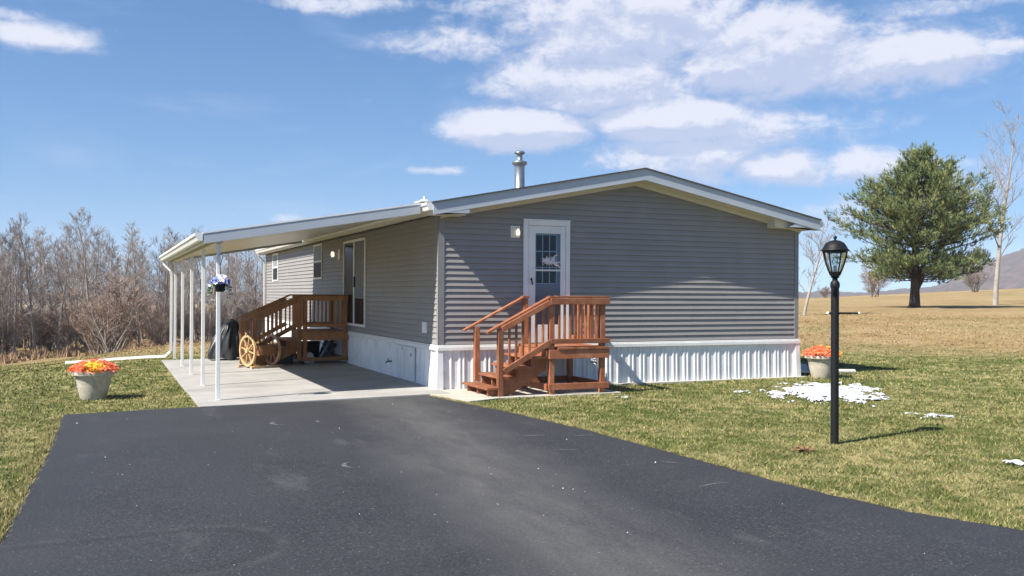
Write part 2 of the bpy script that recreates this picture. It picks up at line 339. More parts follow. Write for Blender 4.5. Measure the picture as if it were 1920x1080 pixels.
# ---------------------------------------------------------------- driveway
def interp(pts,y):
    for (x0,y0),(x1,y1) in zip(pts,pts[1:]):
        if (y0-y)*(y1-y)<=0: return x0+(x1-x0)*(y-y0)/(y1-y0)
    return pts[0][0] if y>pts[0][1] else pts[-1][0]
DR=[(-.41,-.56),(-.25,-1.9),(-.02,-3.4),(.15,-5.1),(.22,-7.2),(.26,-8.8),(.42,-9.84),(.74,-10.6),(1.6,-11.9),(3.2,-13.4),(7,-15.2),(12,-16.5)]
DL=[(-5.82,-.60),(-5.84,-4),(-5.93,-7.8),(-6.2,-10),(-6.9,-12.4),(-9,-14.6),(-14,-16.5)]
def asphaltmat():
    m=bpy.data.materials.new('asphalt'); m.use_nodes=True; t=m.node_tree; n=t.nodes; L=t.links; b=n['Principled BSDF']
    g=n.new('ShaderNodeNewGeometry')
    def no(s,det=5,loc=(0,0,0),st=(1,1,1),ro=.6,rot=(0,0,0)):
        mp=n.new('ShaderNodeMapping'); L.new(g.outputs['Position'],mp.inputs[0]); mp.inputs['Location'].default_value=loc; mp.inputs['Scale'].default_value=st; mp.inputs['Rotation'].default_value=rot
        q=n.new('ShaderNodeTexNoise'); L.new(mp.outputs[0],q.inputs[0]); q.inputs['Scale'].default_value=s; q.inputs['Detail'].default_value=det; q.inputs['Roughness'].default_value=ro; return q.outputs[0]
    def mr(x,a,bb,c,d):
        q=n.new('ShaderNodeMapRange'); L.new(x,q.inputs[0])
        for i,v in enumerate((a,bb,c,d)): q.inputs[i+1].default_value=v
        return q.outputs[0]
    def mt(op,a,bb=0.0):
        q=n.new('ShaderNodeMath'); q.operation=op
        for i,x in enumerate((a,bb)):
            if isinstance(x,(int,float)): q.inputs[i].default_value=x
            else: L.new(x,q.inputs[i])
        return q.outputs[0]
    def mx(f,a,bb):
        q=n.new('ShaderNodeMix'); q.data_type='RGBA'
        for s,x in ((0,f),(6,a),(7,bb)):
            if isinstance(x,tuple): q.inputs[s].default_value=(*x,1)
            elif isinstance(x,(int,float)): q.inputs[s].default_value=x
            else: L.new(x,q.inputs[s])
        return q.outputs[2]
    sx=n.new('ShaderNodeSeparateXYZ'); L.new(g.outputs['Position'],sx.inputs[0]); PX,PY,_=sx.outputs
    c=mx(mr(no(.8,5),.35,.65,0,1),(.0165,.0178,.022),(.0245,.0257,.030))
    # worn grey track running down the drive (tyre path), centre follows x = -1.6 - .12*y ...
    cen=mt('ADD',mt('MULTIPLY',PY,.12),-1.1); wob=mt('MULTIPLY',mt('SUBTRACT',no(.5,3,(3,3,3)),.5),1.3)
    dt=mt('ABSOLUTE',mt('SUBTRACT',mt('ADD',PX,wob),cen)); dt=dt
    tr=mt('MULTIPLY',mr(dt,.05,.95,1,0),mr(no(3,7,(1,1,1),(1,.28,1),.65),.33,.6,.45,1))
    c=mx(tr,c,(.085,.084,.08))
    # dusty streaks
    st=no(1.2,6,(2,9,0),(1,.28,1),.65,(0,0,.5)); c=mx(mr(st,.60,.75,0,.45),c,(.13,.13,.125))
    # old oval patch with a dark rounded rim
    import math as _m
    cx,cy,rw=-5.6,-8.62,.62
    u=mt('MAXIMUM',mt('SUBTRACT',PX,-4.75),0); vv=mt('SUBTRACT',PY,-8.62)
    rr=mt('SQRT',mt('ADD',mt('MULTIPLY',u,u),mt('MULTIPLY',vv,vv))); rr=mt('ADD',rr,mt('MULTIPLY',mt('SUBTRACT',no(3,4),.5),.08))
    rim=mt('SUBTRACT',1,mr(mt('ABSOLUTE',mt('SUBTRACT',rr,.52)),0,.09,0,1)); c=mx(mt('MULTIPLY',rim,mr(no(6,4,(7,7,7)),.4,.6,.4,.95)),c,(.013,.013,.015))
    rim2=mt('SUBTRACT',1,mr(mt('ABSOLUTE',mt('SUBTRACT',rr,.62)),0,.07,0,1)); c=mx(mt('MULTIPLY',rim2,mr(no(5,4,(2,7,7)),.4,.65,.0,.25)),c,(.11,.11,.105))
    # aggregate speckle
    sp_=no(48,8,(0,0,0),(1,1,1),.9); c=mx(mr(sp_,.50,.64,0,.85),c,(.095,.095,.10)); c=mx(mr(sp_,.36,.48,.8,0),c,(.010,.010,.012))
    for sc_,th_,k_ in ((38,.13,.86),(14,.07,.86)):
        vo=n.new('ShaderNodeTexVoronoi'); L.new(g.outputs['Position'],vo.inputs[0]); vo.inputs['Scale'].default_value=sc_
        sr=n.new('ShaderNodeSeparateColor'); L.new(vo.outputs['Color'],sr.inputs[0])
        c=mx(mt('MULTIPLY',mr(vo.outputs['Distance'],th_,th_*1.6,1,0),mr(sr.outputs[0],k_,k_+.05,0,.65)),c,(.26,.255,.245))

    L.new(c,b.inputs['Base Color']); b.inputs['Roughness'].default_value=.72; b.inputs['Specular IOR Level'].default_value=.4
    bp=n.new('ShaderNodeBump'); bp.inputs['Strength'].default_value=.55; bp.inputs['Distance'].default_value=.006; L.new(no(220,3,ro=.8),bp.inputs['Height']); L.new(bp.outputs[0],b.inputs['Normal'])
    return m
M['asphalt']=asphaltmat()
def driveway():
    vs=[];fs=[]; ys=[-.58]; 
    while ys[-1]>-26: ys.append(ys[-1]-(.08 if ys[-1]>-13 else .4))
    K=24
    for y in ys:
        xl=interp(DL,y) if y>-16.5 else -14; xr=interp(DR,y) if y>-16.5 else 12
        xl+=.035*noise.noise(Vector((0,y*3,0)))+.02*noise.noise(Vector((0,y*11,0))); xr+=.035*noise.noise(Vector((5,y*3,0)))+.02*noise.noise(Vector((5,y*11,0)))
        for k in range(K+1):
            x=xl+(xr-xl)*k/K; x=xl+.02 if k==1 else xr-.02 if k==K-1 else x; yy=y
            if y==ys[0]: yy=y+.02*noise.noise(Vector((x*4,0,0)))
            e=0 if 0<k<K else -.035
            vs.append((x,yy,hgt(x,yy)+.018+e))
    n=K+1
    for i in range(len(ys)-1):
        for k in range(K): fs.append((i*n+k,(i+1)*n+k,(i+1)*n+k+1,i*n+k+1))
    me=bpy.data.meshes.new('driveway'); me.from_pydata(vs,[],fs); me.materials.append(M['asphalt']); me.update()
    o=bpy.data.objects.new('driveway',me); COL.objects.link(o); o['kind']='structure'; return o
drv=driveway()
# scuffs: thin worn crescents and flecks of salt on the asphalt
M['scuff']=mat('scuff',(.17,.175,.185),(.05,.05,.053),30,.8)
def scuffs():
    m=MB(); rnd=random.Random(4)
    def arc(cx,cy,r,a0,a1,w,n=10):
        P=[];Q=[]
        for i in range(n+1):
            a=R(a0+(a1-a0)*i/n); ww=w*math.sin(math.pi*i/n)+.002
            P.append((cx+(r-ww)*math.cos(a),cy+(r-ww)*math.sin(a))); Q.append((cx+(r+ww)*math.cos(a),cy+(r+ww)*math.sin(a)))
        vs=[(x,y,hgt(x,y)+.0225) for x,y in P+Q]; m.add(vs,[(i,i+1,n+2+i,n+1+i) for i in range(n)])
    arc(-3.05,-2.85,.22,130,250,.025); arc(-2.55,-2.95,.15,140,220,.015); arc(-2.9,-6.15,.2,120,225,.022)
    arc(-.95,-2.75,.16,-70,40,.012); arc(-.75,-5.8,.55,60,95,.018); arc(-1.0,-6.7,.5,40,75,.012)
    arc(-.2,-6.2,.7,70,95,.015); arc(-.75,-7.9,.8,30,50,.012); arc(-.3,-9.0,.6,80,115,.01)
    return m.build('scuff_mark',M['scuff'],drv)
scuffs()
def pebbles():
    m=MB(); rnd=random.Random(8)
    for i in range(110):
        y=-13+12*rnd.random()**1.3; x=rnd.uniform(-5.6,.1); s=rnd.uniform(.002,.005) if rnd.random()<.85 else rnd.uniform(.006,.010); z=hgt(x,y)+.019
        a=rnd.random()*3; v=[(x+s*math.cos(a+k*2.1)*rnd.uniform(.7,1.2),y+s*math.sin(a+k*2.1),z) for k in range(3)]+[(x,y,z+s*1.1)]
        m.add(v,[(0,1,2),(0,1,3),(1,2,3),(2,0,3)])
    o=m.build('gravel_grit',M['petal']); tag(o,'loose pale grit and small stones scattered on the black asphalt drive','gravel',kind='stuff')
pebbles()
# ---------------------------------------------------------------- concrete slab + pad
def slab():
    m=MB(); 
    X0,X1,Y0,Y1=-3.97,-.02,-.60,9.62
    nx=2
    bays=[(Y0,-.20),(-.17,2.03),(2.06,4.4),(4.43,6.8),(6.83,Y1)]
    for a,b in bays:
        z=lambda x:.014*x+.03
        v=[(X0,a,z(X0)),(X1,a,z(X1)),(X1,b,z(X1)),(X0,b,z(X0))]; v+= [(x,y,zz-.16) for x,y,zz in v]
        m.add(v,[(0,1,2,3),(7,6,5,4),(0,4,5,1),(1,5,6,2),(2,6,7,3),(3,7,4,0)])
    o=m.build('concrete_slab',M['concrete'],bevel=.006); o['kind']='structure'
    m=MB(); m.box(X0+.01,X1-.01,Y0+.02,Y1-.02,-.3,-.045); o=m.build('slab_base',M['concrete']); o['kind']='structure'
    m=MB(); poly=[(-.02,-.60),(-.36,-.60),(-.25,-1.2),(-.12,-1.78),(.5,-1.52),(2.75,-1.45),(2.75,-.16),(-.02,-.16)]
    m.prism(poly,2,-.1,.022); m.box(-.02,7.86,-.155,.05,-.1,.024)
    o=m.build('concrete_pad',M['pad'],bevel=.006); o['kind']='structure'
slab()
# ================================================================ house
W,LEN=7.70,18.8; ZT=.782; ZE=3.03; RS=.195; XM=W/2; OV=.25; YF=-.40
def ztop(x): return 4.0-RS*abs(x-XM)           # roof top surface
house=thing('manufactured_house',(XM,LEN/2,0),'long grey vinyl sided single storey house with white skirting and low gable roof','house')
# inner core
core=MB(); core.prism([(.03,.02),(W-.03,.02),(W-.03,ztop(W)-.23),(XM,ztop(XM)-.23),(.03,ztop(0)-.23)],1,.03,LEN-.03)
core.build('wall_core',M['trimgrey'],house)
EXP=.1009
def siding(name,P0,U,Nn,L,gable=False):
    m=MB(); P0=Vector(P0); U=Vector(U); Nn=Vector(Nn)
    def T(z): # roof underside limits on the gable
        if not gable: return 0,L
        lim=4.0-.2-z; dx=lim/RS
        return max(0,XM-dx),min(L,XM+dx)
    k=0; z=ZT
    while True:
        zb=z; zt=z+EXP; top=3.80 if gable else ZE
        if zb>=top: break
        zt=min(zt,top)
        seams=[0,L]
        rnd=random.Random(k*7+int(P0.x*3)); p=rnd.uniform(1.2,3.6)
        sm=[]
        while p<L-.5: sm.append(p); p+=3.66
        a0,a1=T(zb); b0,b1=T(zt)
        pts=[None]+sm+[None]
        for i in range(len(pts)-1):
            oo=.0012*(i%2)
            sa=a0 if pts[i] is None else pts[i]; ea=a1 if pts[i+1] is None else pts[i+1]
            sb=b0 if pts[i] is None else pts[i]; eb=b1 if pts[i+1] is None else pts[i+1]
            sa,ea,sb,eb=[max(a0,min(a1,q)) if j<2 else max(b0,min(b1,q)) for j,q in enumerate((sa,ea,sb,eb))]
            if ea-sa<1e-4: continue
            zz=lambda f: zb+(zt-zb)*f
            prof=[(0,.0005),(.085,.0005),(.085,.0215+oo),(.13,.0225+oo),(.55,.0125+oo),(.97,.0055+oo),(1,.003+oo)]
            rows=[]
            for f,off in prof:
                s0=sa+(sb-sa)*f; s1=ea+(eb-ea)*f
                rows.append((P0+U*s0+Nn*off+Vector((0,0,zz(f))),P0+U*s1+Nn*off+Vector((0,0,zz(f)))))
            vs=[q for r in rows for q in r]; m.add(vs,[(2*j,2*j+1,2*j+3,2*j+2) for j in range(len(rows)-1)])
        z=zt; k+=1
        if zt>=top: break
    return m.build(name,M['siding'],house)
siding('wall',(0,0,0),(1,0,0),(0,-1,0),W,True)
siding('wall',(0,0,0),(0,1,0),(-1,0,0),LEN)
siding('wall',(W,0,0),(0,1,0),(1,0,0),LEN)
siding('wall',(0,LEN,0),(1,0,0),(0,1,0),W,True)
# corner posts
for x,y,sx,sy in ((0,0,-1,-1),(W,0,1,-1),(0,LEN,-1,1),(W,LEN,1,1)):
    m=MB(); m.box(x+sx*.026,x-sx*.075,y+sy*.026,y+sy*.002,ZT,ZE+(.0 if x==0 else 0)); m.box(x+sx*.026,x+sx*.002,y-sy*.075,y+sy*.0255,ZT,ZE)
    m.build('corner_trim',M['trimgrey'],house)
# skirting ribbed vinyl
def skirting(P0,U,Nn,L,seed=0):
    P0=Vector(P0);U=Vector(U);Nn=Vector(Nn); s=0; prof=[]; rnd=random.Random(seed)
    while s<L:
        w_=.152
        for a,o in ((0,.0),(.09,.0),(.118,.016),(.138,.016),(.158,.005),(.178,.005),(.198,.016),(.215,.016),(.238,.0)):
            q=s+a
            if q<L: prof.append((q,o+rnd.uniform(-.0015,.0015)))
        s+=.242
    prof.append((L,0))
    m=MB()
    vs=[]
    for q,o in prof:
        for z,lean in ((.024,.012),(.35,.006),(.70,.0)):
            vs.append(P0+U*q+Nn*(o+.008+lean)+Vector((0,0,z)))
    n=len(prof); m.add(vs,[(3*i+j,3*(i+1)+j,3*(i+1)+j+1,3*i+j+1) for i in range(n-1) for j in range(2)])
    return m.build('skirting',M['skirt'],house)
skirting((0,0,0),(1,0,0),(0,-1,0),W,1); skirting((0,0,0),(0,1,0),(-1,0,0),LEN,2); skirting((W,0,0),(0,1,0),(1,0,0),LEN,3); skirting((0,LEN,0),(1,0,0),(0,1,0),W,4)
m=MB()
for a,b,c,d in ((-.055,W+.055,-.055,-.0),(-.055,W+.055,LEN,LEN+.055)): m.box(a,b,c,d,.69,.755); m.box(a+.012,b-.012,c+.012 if c<0 else c,d if c<0 else d-.012,.755,.782)
for a,b in ((-.0551,-.0),(W,W+.0551)): m.box(a,b,0.001,LEN-.001,.6905,.7545); m.box(a+.012,b-.012,0.001,LEN-.001,.7545,.7815)
m.build('skirting_trim',M['white'],house,bevel=.006)
for x,y,sx,sy in ((0,0,-1,-1),(W,0,1,-1),(0,LEN,-1,1)):
    m=MB(); t=.052;bt=.066
    v=[]
    for z,o in ((.024,bt),(.69,.043)):
        v+=[(x+sx*o,y+sy*o,z),(x-sx*.055,y+sy*o,z),(x-sx*.055,y,z),(x+0*sx,y-sy*.0,z),(x,y-sy*.055,z),(x+sx*o,y-sy*.055,z)]
    m.add(v,[(0,1,7,6),(1,2,8,7),(2,3,9,8),(3,4,10,9),(4,5,11,10),(5,0,6,11)]); m.build('skirting_corner',M['skirt'],house)
# roof: shingle sheet, soffit body, fascia
XL,XR=-OV,W+OV
y0,y1=YF,LEN+.35
def roofpoly(top,bot,x0=XL,x1=XR): return [(x0,ztop(x0)+bot),(x0,ztop(x0)+top),(XM,ztop(XM)+top),(x1,ztop(x1)+top),(x1,ztop(x1)+bot),(XM,ztop(XM)+bot)]
m=MB()
for x0,x1 in ((XL-.03,XM),(XM,XR+.03)):
    m.prism([(x0,ztop(x0)-.012),(x0,ztop(x0)+.012),(x1,ztop(x1)+.012),(x1,ztop(x1)-.012)],1,y0-.025,y1+.02)
m.build('roof',M['shingle'],house)
m=MB()
for x0,x1 in ((XL,XM),(XM,XR)):
    m.prism([(x0,ztop(x0)-.20),(x0,ztop(x0)-.0125),(x1,ztop(x1)-.0125),(x1,ztop(x1)-.20)],1,y0+.025,y1-.02)
m.build('soffit',M['cream'],house)
for ya,yb in ((y0,y0+.024),(y1-.019,y1)):
    m=MB()
    for x0,x1 in ((XL,XM),(XM,XR)):
        m.prism([(x0,ztop(x0)-.195),(x0,ztop(x0)-.0125),(x1,ztop(x1)-.0125),(x1,ztop(x1)-.195)],1,ya,yb)
        m.prism([(x0,ztop(x0)-.215),(x0,ztop(x0)-.1955),(x1,ztop(x1)-.1955),(x1,ztop(x1)-.215)],1,ya-.004,yb+.012)
    m.build('rake_fascia',M['fascia'],house)
for x0,x1 in ((.0,XM),(XM,W)):
    m=MB(); m.prism([(x0,ztop(x0)-.285),(x0,ztop(x0)-.2005),(x1,ztop(x1)-.2005),(x1,ztop(x1)-.285)],1,-.045,-.0245); m.build('frieze',M['cream'],house)
# boxed eave returns
m=MB(); m.prism([(XL,3.02),(.39,3.035),(.39,ztop(.39)-.2155),(XL,ztop(XL)-.2155)],1,YF-.002,YF+.02); m.build('eave_return',M['fascia'],house)
m=MB(); m.prism([(XL+.005,3.0),(.33,3.0),(.33,3.034),(.38,3.05),(.38,ztop(.38)-.2),(XL+.005,ztop(XL)-.19)],1,YF+.022,-.02)
m.build('eave_return',M['cream'],house)
m=MB(); m.prism([(6.93,3.02),(XR-.005,3.0),(XR-.005,ztop(XR)-.19),(6.93,ztop(6.93)-.2)],1,-.26,-.02); m.build('eave_return',M['cream'],house)
m=MB(); m.prism([(7.2,3.03),(XR,3.03),(XR,ztop(XR)-.2155),(7.35,ztop(7.35)-.2155)],1,YF+.004,-.262); m.build('eave_return',M['fascia'],house)
def gutter(x,s,ya,yb,z=3.19,h=.125,w_=.12):
    m=MB(); pts=[(0,0),(0,-h),(w_*.62,-h),(w_*.8,-h*.55),(w_,-h*.35),(w_,0),(w_-.012,0),(w_-.012,-h*.33),(w_*.75,-h*.5),(w_*.58,-h+.01),(.01,-h+.01),(.01,0)]
    m.prism([(x+s*a,z+b) for a,b in pts],1,ya,yb); m.prism([(x+s*a,z+b) for a,b in pts[:6]],1,ya-.004,ya-.0005); m.prism([(x+s*a,z+b) for a,b in pts[:6]],1,yb+.0005,yb+.004)
    return m
gutter(XL-.002,-1,YF+.02,y1).build('gutter',M['white'],house); gutter(XR+.002,1,YF+.02,y1,3.175).build('gutter',M['white'],house)
# downspouts
def spout(pts,w_=.065,h_=.045): 
    m=MB()
    for a,b in zip(pts,pts[1:]): m.bar(a,b,w_,h_)
    return m
spout([(W+.30,.25,3.06),(W+.26,.25,2.98),(W+.07,.25,2.82),(W+.07,.25,.2),(W+.2,.25,.1),(W+.75,.2,.06)]).build('downspout',M['white'],house)
spout([(-.32,LEN+.05,3.06),(-.28,LEN+.05,2.98),(-.07,LEN+.1,2.75),(-.07,LEN+.1,.2)]).build('downspout',M['white'],house)
# chimney flue (B vent)
cx,cy=2.82,3.0; zr=ztop(cx)-.13
ch=MB().lathe([(.13,zr+.08),(.13,zr+.17),(.108,zr+.18),(.108,zr+.72),(.11,zr+.73),(.16,zr+.77),(.165,zr+.80),(.165,zr+.815),(.10,zr+.84),(.062,zr+.85),(.062,zr+.97),(.09,zr+.985),(.115,zr+1.0),(.115,zr+1.015),(.08,zr+1.045),(0,zr+1.06)],(cx,cy),24)
ch.build('chimney',M['metal'],house,True)
m=MB().box(-.38,-.12,-.02,.26,3.232,3.25).box(-.30,-.2,.05,.16,3.25,3.285); m.tube([(-.25,.1,3.28),(-.25,.1,3.335)],.022,8); m.build('flashing_cap',M['white'],house)
# --- front storm door
dx0,dx1,dz0,dz1=1.56,2.48,.80,2.985
door=MB()
for a in ((dx0,dx0+.085,dz0,dz1-.0),(dx1-.085,dx1,dz0,dz1)): door.box(a[0],a[1],-.058,-.014,a[2],a[3])
door.box(dx0+.085,dx1-.085,-.058,-.014,dz1-.085,dz1)
door.box(dx0-.012,dx1+.012,-.066,-.014,dz1,dz1+.028)
dr=door.build('door_frame',M['white'],house,bevel=.008)
m=MB(); gx0,gx1,gz0,gz1=1.79,2.29,1.12,2.76
m.box(dx0+.09,gx0,-.046,-.03,dz0,dz1-.09); m.box(gx1,dx1-.09,-.046,-.03,dz0,dz1-.09); m.box(gx0,gx1,-.0455,-.0305,gz1,dz1-.0905); m.box(gx0,gx1,-.0455,-.0305,dz0,gz0); m.box(gx0,gx1,-.046,-.034,2.085,2.115)
sd=m.build('storm_door',M['white'],house,bevel=.004)
m=MB(); m.box(dx0+.09,dx1-.09,-.024,-.019,dz0,dz1-.09); m.build('inner_door',M['doorin'],sd)
m=MB(); ix0,ix1,iz0,iz1=1.80,2.215,1.86,2.74; m.box(ix0,ix1,-.0265,-.0245,iz0,iz1); m.build('pane',M['dark'],sd)
m=MB()
for k in range(4): xx=ix0+(ix1-ix0)*k/3; m.box(xx-.009,xx+.009,-.0300,-.0268,iz0,iz1)
for zz in (1.86,2.15,2.44,2.74): m.box(ix0,ix1,-.0305,-.0272,zz-.009,zz+.009)
m.build('muntin',M['lace2'],sd)
m=MB(); m.box(gx0,gx1,-.0395,-.037,gz0,gz1); m.build('glass',M['glass'],sd)
m=MB(); m.tube([(1.70,-.047,1.93),(1.70,-.075,1.93)],.012,8).bar((1.70,-.078,1.96),(1.715,-.082,1.84),.022,.014); m.build('handle',M['black'],sd)
# wreath of twigs and white ribbon hung on the glass
rnd=random.Random(3); m=MB()
for i in range(80):
    a=rnd.uniform(0,6.28); r=rnd.uniform(.01,.10); c=Vector((2.04+r*math.cos(a)*1.35,-.06,2.27+r*math.sin(a)*.62)); d=Vector((rnd.uniform(-1,1),rnd.uniform(-.25,.1),rnd.uniform(-.8,.8))).normalized()*rnd.uniform(.03,.07)
    m.tube([c-d,c+d*.3,c+d+Vector((0,0,rnd.uniform(-.02,.02)))],[.003,.006,.002],4)
for s_ in (-1,1):
    P=[(2.20+.05*math.cos(t),-.062,2.28+s_*.045+.05*math.sin(t)*s_) for t in [R(q) for q in range(60,260,25)]]; m.tube(P,[.004]+[.011]*(len(P)-2)+[.003],5)
m.tube([(2.1,-.063,2.25),(2.2,-.063,2.21),(2.27,-.063,2.15)],[.012,.016,.01],5); m.tube([(2.12,-.063,2.24),(2.22,-.063,2.24),(2.28,-.063,2.25)],[.01,.014,.008],5)
o=m.build('door_wreath',M['petal'],None); tag(o,'white twig wreath with ribbon hung on the front storm door glass','wreath')
# wall light by the front door
def walllight(x,z):
    m=MB(); m.box(x-.09,x+.09,-.036,-.014,z-.105,z+.105); pl=m.build('wall_light',M['white'],house,bevel=.01)
    m=MB(); m.box(x-.065,x+.065,-.042,-.0365,z-.08,z+.08); m.build('backplate',M['cream'],pl)
    m=MB(); m.lathe([(0,z-.07),(.03,z-.065),(.036,z-.03),(.036,z+.01),(.022,z+.03),(.02,z+.05),(.0,z+.055)],(x+.03,-.085),14); m.build('globe',M['bulb'],pl,True)
    m=MB(); m.bar((x+.03,-.04,z+.055),(x+.03,-.085,z+.055),.03,.02); m.build('arm',M['metal'],pl)
walllight(1.40,2.775)
# spigots
def spigot(x,y,z,nx,ny):
    m=MB(); p=Vector((x,y,z)); n=Vector((nx,ny,0)); s=Vector((ny,-nx,0))
    m.tube([p,p+n*.09,p+n*.12-Vector((0,0,.03))],[.014,.014,.012],8); m.tube([p+n*.07,p+n*.07+Vector((0,0,.05))],.006,6); m.tube([p+n*.07+Vector((0,0,.05))-s*.035,p+n*.07+Vector((0,0,.05))+s*.035],.008,6)
    m.build('spigot',M['black'],house)
spigot(2.95,-.03,.43,.3,-.95); spigot(-.03,2.81,.32,-1,0)
# skirting access door
m=MB(); m.box(-.048,-.03,1.27,2.41,.05,.67); ac=m.build('access_door',M['skirt'],house,bevel=.004)
m=MB(); m.box(-.056,-.0485,1.31,1.80,.09,.60); m.box(-.056,-.0485,1.86,2.36,.09,.60); m.box(-.062,-.0485,1.27,2.41,.62,.66); m.build('door_panel',M['skirt'],ac,bevel=.003)
m=MB(); m.box(-.075,-.0565,1.40,1.43,.50,.56); m.build('latch',M['metal'],ac); m=MB(); m.box(-.075,-.0625,1.93,1.97,.61,.64); m.build('latch',M['metal'],ac)
m=MB(); m.box(-.045,-.014,.60,.83,.965,1.16); m.box(-.055,-.0455,.63,.80,.99,1.135); m.build('outlet_cover',M['white'],house,bevel=.006)
# side windows
def window(y0_,y1_,z0,z1):
    m=MB(); t=.05; X_=-.04
    m.box(X_,-.014,y0_,y0_+t,z0,z1).box(X_,-.014,y1_-t,y1_,z0,z1).box(X_,-.014,y0_+t,y1_-t,z0,z0+t).box(X_,-.014,y0_+t,y1_-t,z1-t,z1); zm=(z0+z1)/2+.0
    m.box(X_+.006,-.014,y0_+t,y1_-t,zm-.025,zm+.025)
    f=m.build('window',M['white'],house,bevel=.004)
    m=MB(); m.box(-.026,-.022,y0_+t,y1_-t,z0+t,zm-.025); m.build('pane',M['dark'],f)
    m=MB(); m.box(-.026,-.022,y0_+t,y1_-t,zm+.025,z1-t); m.build('pane',M['lace'],f,label='upper pane with pale lace curtain behind')
window(9.42,10.48,2.04,2.985); window(16.3,17.36,2.05,2.985)
# sliding patio door on the side
m=MB(); a,b,z0,z1=4.90,6.92,.92,2.90; t=.055
m.box(-.05,-.014,a,a+t,z0,z1).box(-.05,-.014,b-t,b,z0,z1).box(-.05,-.014,a+t,b-t,z0,z0+t).box(-.05,-.014,a+t,b-t,z1-t,z1).box(-.046,-.014,(a+b)/2-.045,(a+b)/2+.045,z0+t,z1-t)
pd=m.build('sliding_door',M['white'],house,bevel=.004)
m=MB(); m.box(-.03,-.022,(a+b)/2+.045,b-t,z0+t,z1-t); m.build('pane',M['dark'],pd)
m=MB(); m.box(-.030,-.022,a+t,(a+b)/2-.045,z0+t,z1-t); m.build('pane',M['dark'],pd)
m=MB(); rnd=random.Random(2); y_=a+t+.03
while y_<(a+b)/2-.1:
    m.box(-.0335,-.031,y_,y_+.055,1.55,z1-t-.02); y_+=.085
m.build('blind',M['lace'],pd,label='pale vertical blind slats behind the fixed pane')
m=MB(); m.box(-.06,-.03,5.83,5.87,1.8,2.05); m.build('handle',M['black'],pd)
# side lamp
m=MB(); m.box(-.045,-.014,7.35,7.50,2.48,2.75); wl=m.build('wall_light',M['white'],house,bevel=.008)
m=MB(); m.lathe([(0,2.55),(.035,2.56),(.048,2.60),(.045,2.65),(.03,2.69),(0,2.70)],(-.14,7.66),14); m.build('globe',M['bulb'],wl,True)
m=MB(); m.bar((-.045,7.45,2.66),(-.14,7.64,2.70),.02,.02); m.build('arm',M['metal'],wl)
# ================================================================ carport
def cz(x): return 3.20+(x+.27)*.172
cp=thing('carport',(-2.1,5.1,0),'white aluminium patio roof on five posts attached along the side of the grey house','carport')
CX0,CX1,CY0,CY1=-3.88,-.378,-.06,10.35
m=MB(); m.prism([(CX0,cz(CX0)-.10),(CX0,cz(CX0)),(CX1,cz(CX1)),(CX1,cz(CX1)-.10)],1,CY0+.03,CY1-.02); m.build('roof_panel',M['ceil'],cp)
# top ribs
m=MB(); yy=CY0+.3
while yy<CY1-.1: m.prism([(CX0,cz(CX0)+.0005),(CX0,cz(CX0)+.03),(CX1,cz(CX1)+.03),(CX1,cz(CX1)+.0005)],1,yy,yy+.03); yy+=.3
m.build('roof_rib',M['white'],cp)
for ya,yb in ((CY0-.02,CY0+.0295),(CY1-.0195,CY1+.02)):
    m=MB(); m.prism([(CX0,cz(CX0)-.155),(CX0,cz(CX0)-.003),(CX1,cz(CX1)-.003),(CX1,cz(CX1)-.155)],1,ya,yb)
    m.build('fascia',M['fascia'],cp)
    m=MB(); m.prism([(CX0-.01,cz(CX0)-.0025),(CX0-.01,cz(CX0)+.022),(CX1,cz(CX1)+.022),(CX1,cz(CX1)-.0025)],1,ya-.006,yb+.006); m.build('edge_cap',M['white'],cp)
# outer beam and header lines under the roof
m=MB(); m.box(-3.70,-3.58,CY0+.031,CY1-.021,2.44,cz(-3.70)-.101); m.box(CX0+.002,CX0+.04,CY0+.031,CY1-.021,2.43,cz(CX0)-.101); m.build('beam',M['cream'],cp)
gutter(CX0-.0105,-1,CY0-.02,CY1+.02,2.585,.115,.12).build('gutter',M['white'],cp)
for k in range(5):
    y_=.09+2.471*k; m=MB(); z0=.014*-3.635+.03; m.box(-3.665,-3.605,y_-.03,y_+.03,z0,2.44); 
    m.box(-3.672,-3.598,y_-.037,y_+.037,z0,z0+.012)
    m.build('post',M['white'],cp,bevel=.004)
X_=-3.93; 
P=[(X_,10.2,2.48),(X_+.02,10.2,2.40),(-3.74,10.14,2.22),(-3.72,10.14,2.1),(-3.72,10.14,.16),(-3.85,10.25,.03),(-4.3,10.5,-.02),(-6.2,11.9,-.05)]
P=[(x,y,z if i<6 else hgt(x,y)+.07) for i,(x,y,z) in enumerate(P)]
spout(P,.06,.06).build('downspout',M['white'],cp,label='white downspout running down the last post and out across the lawn')
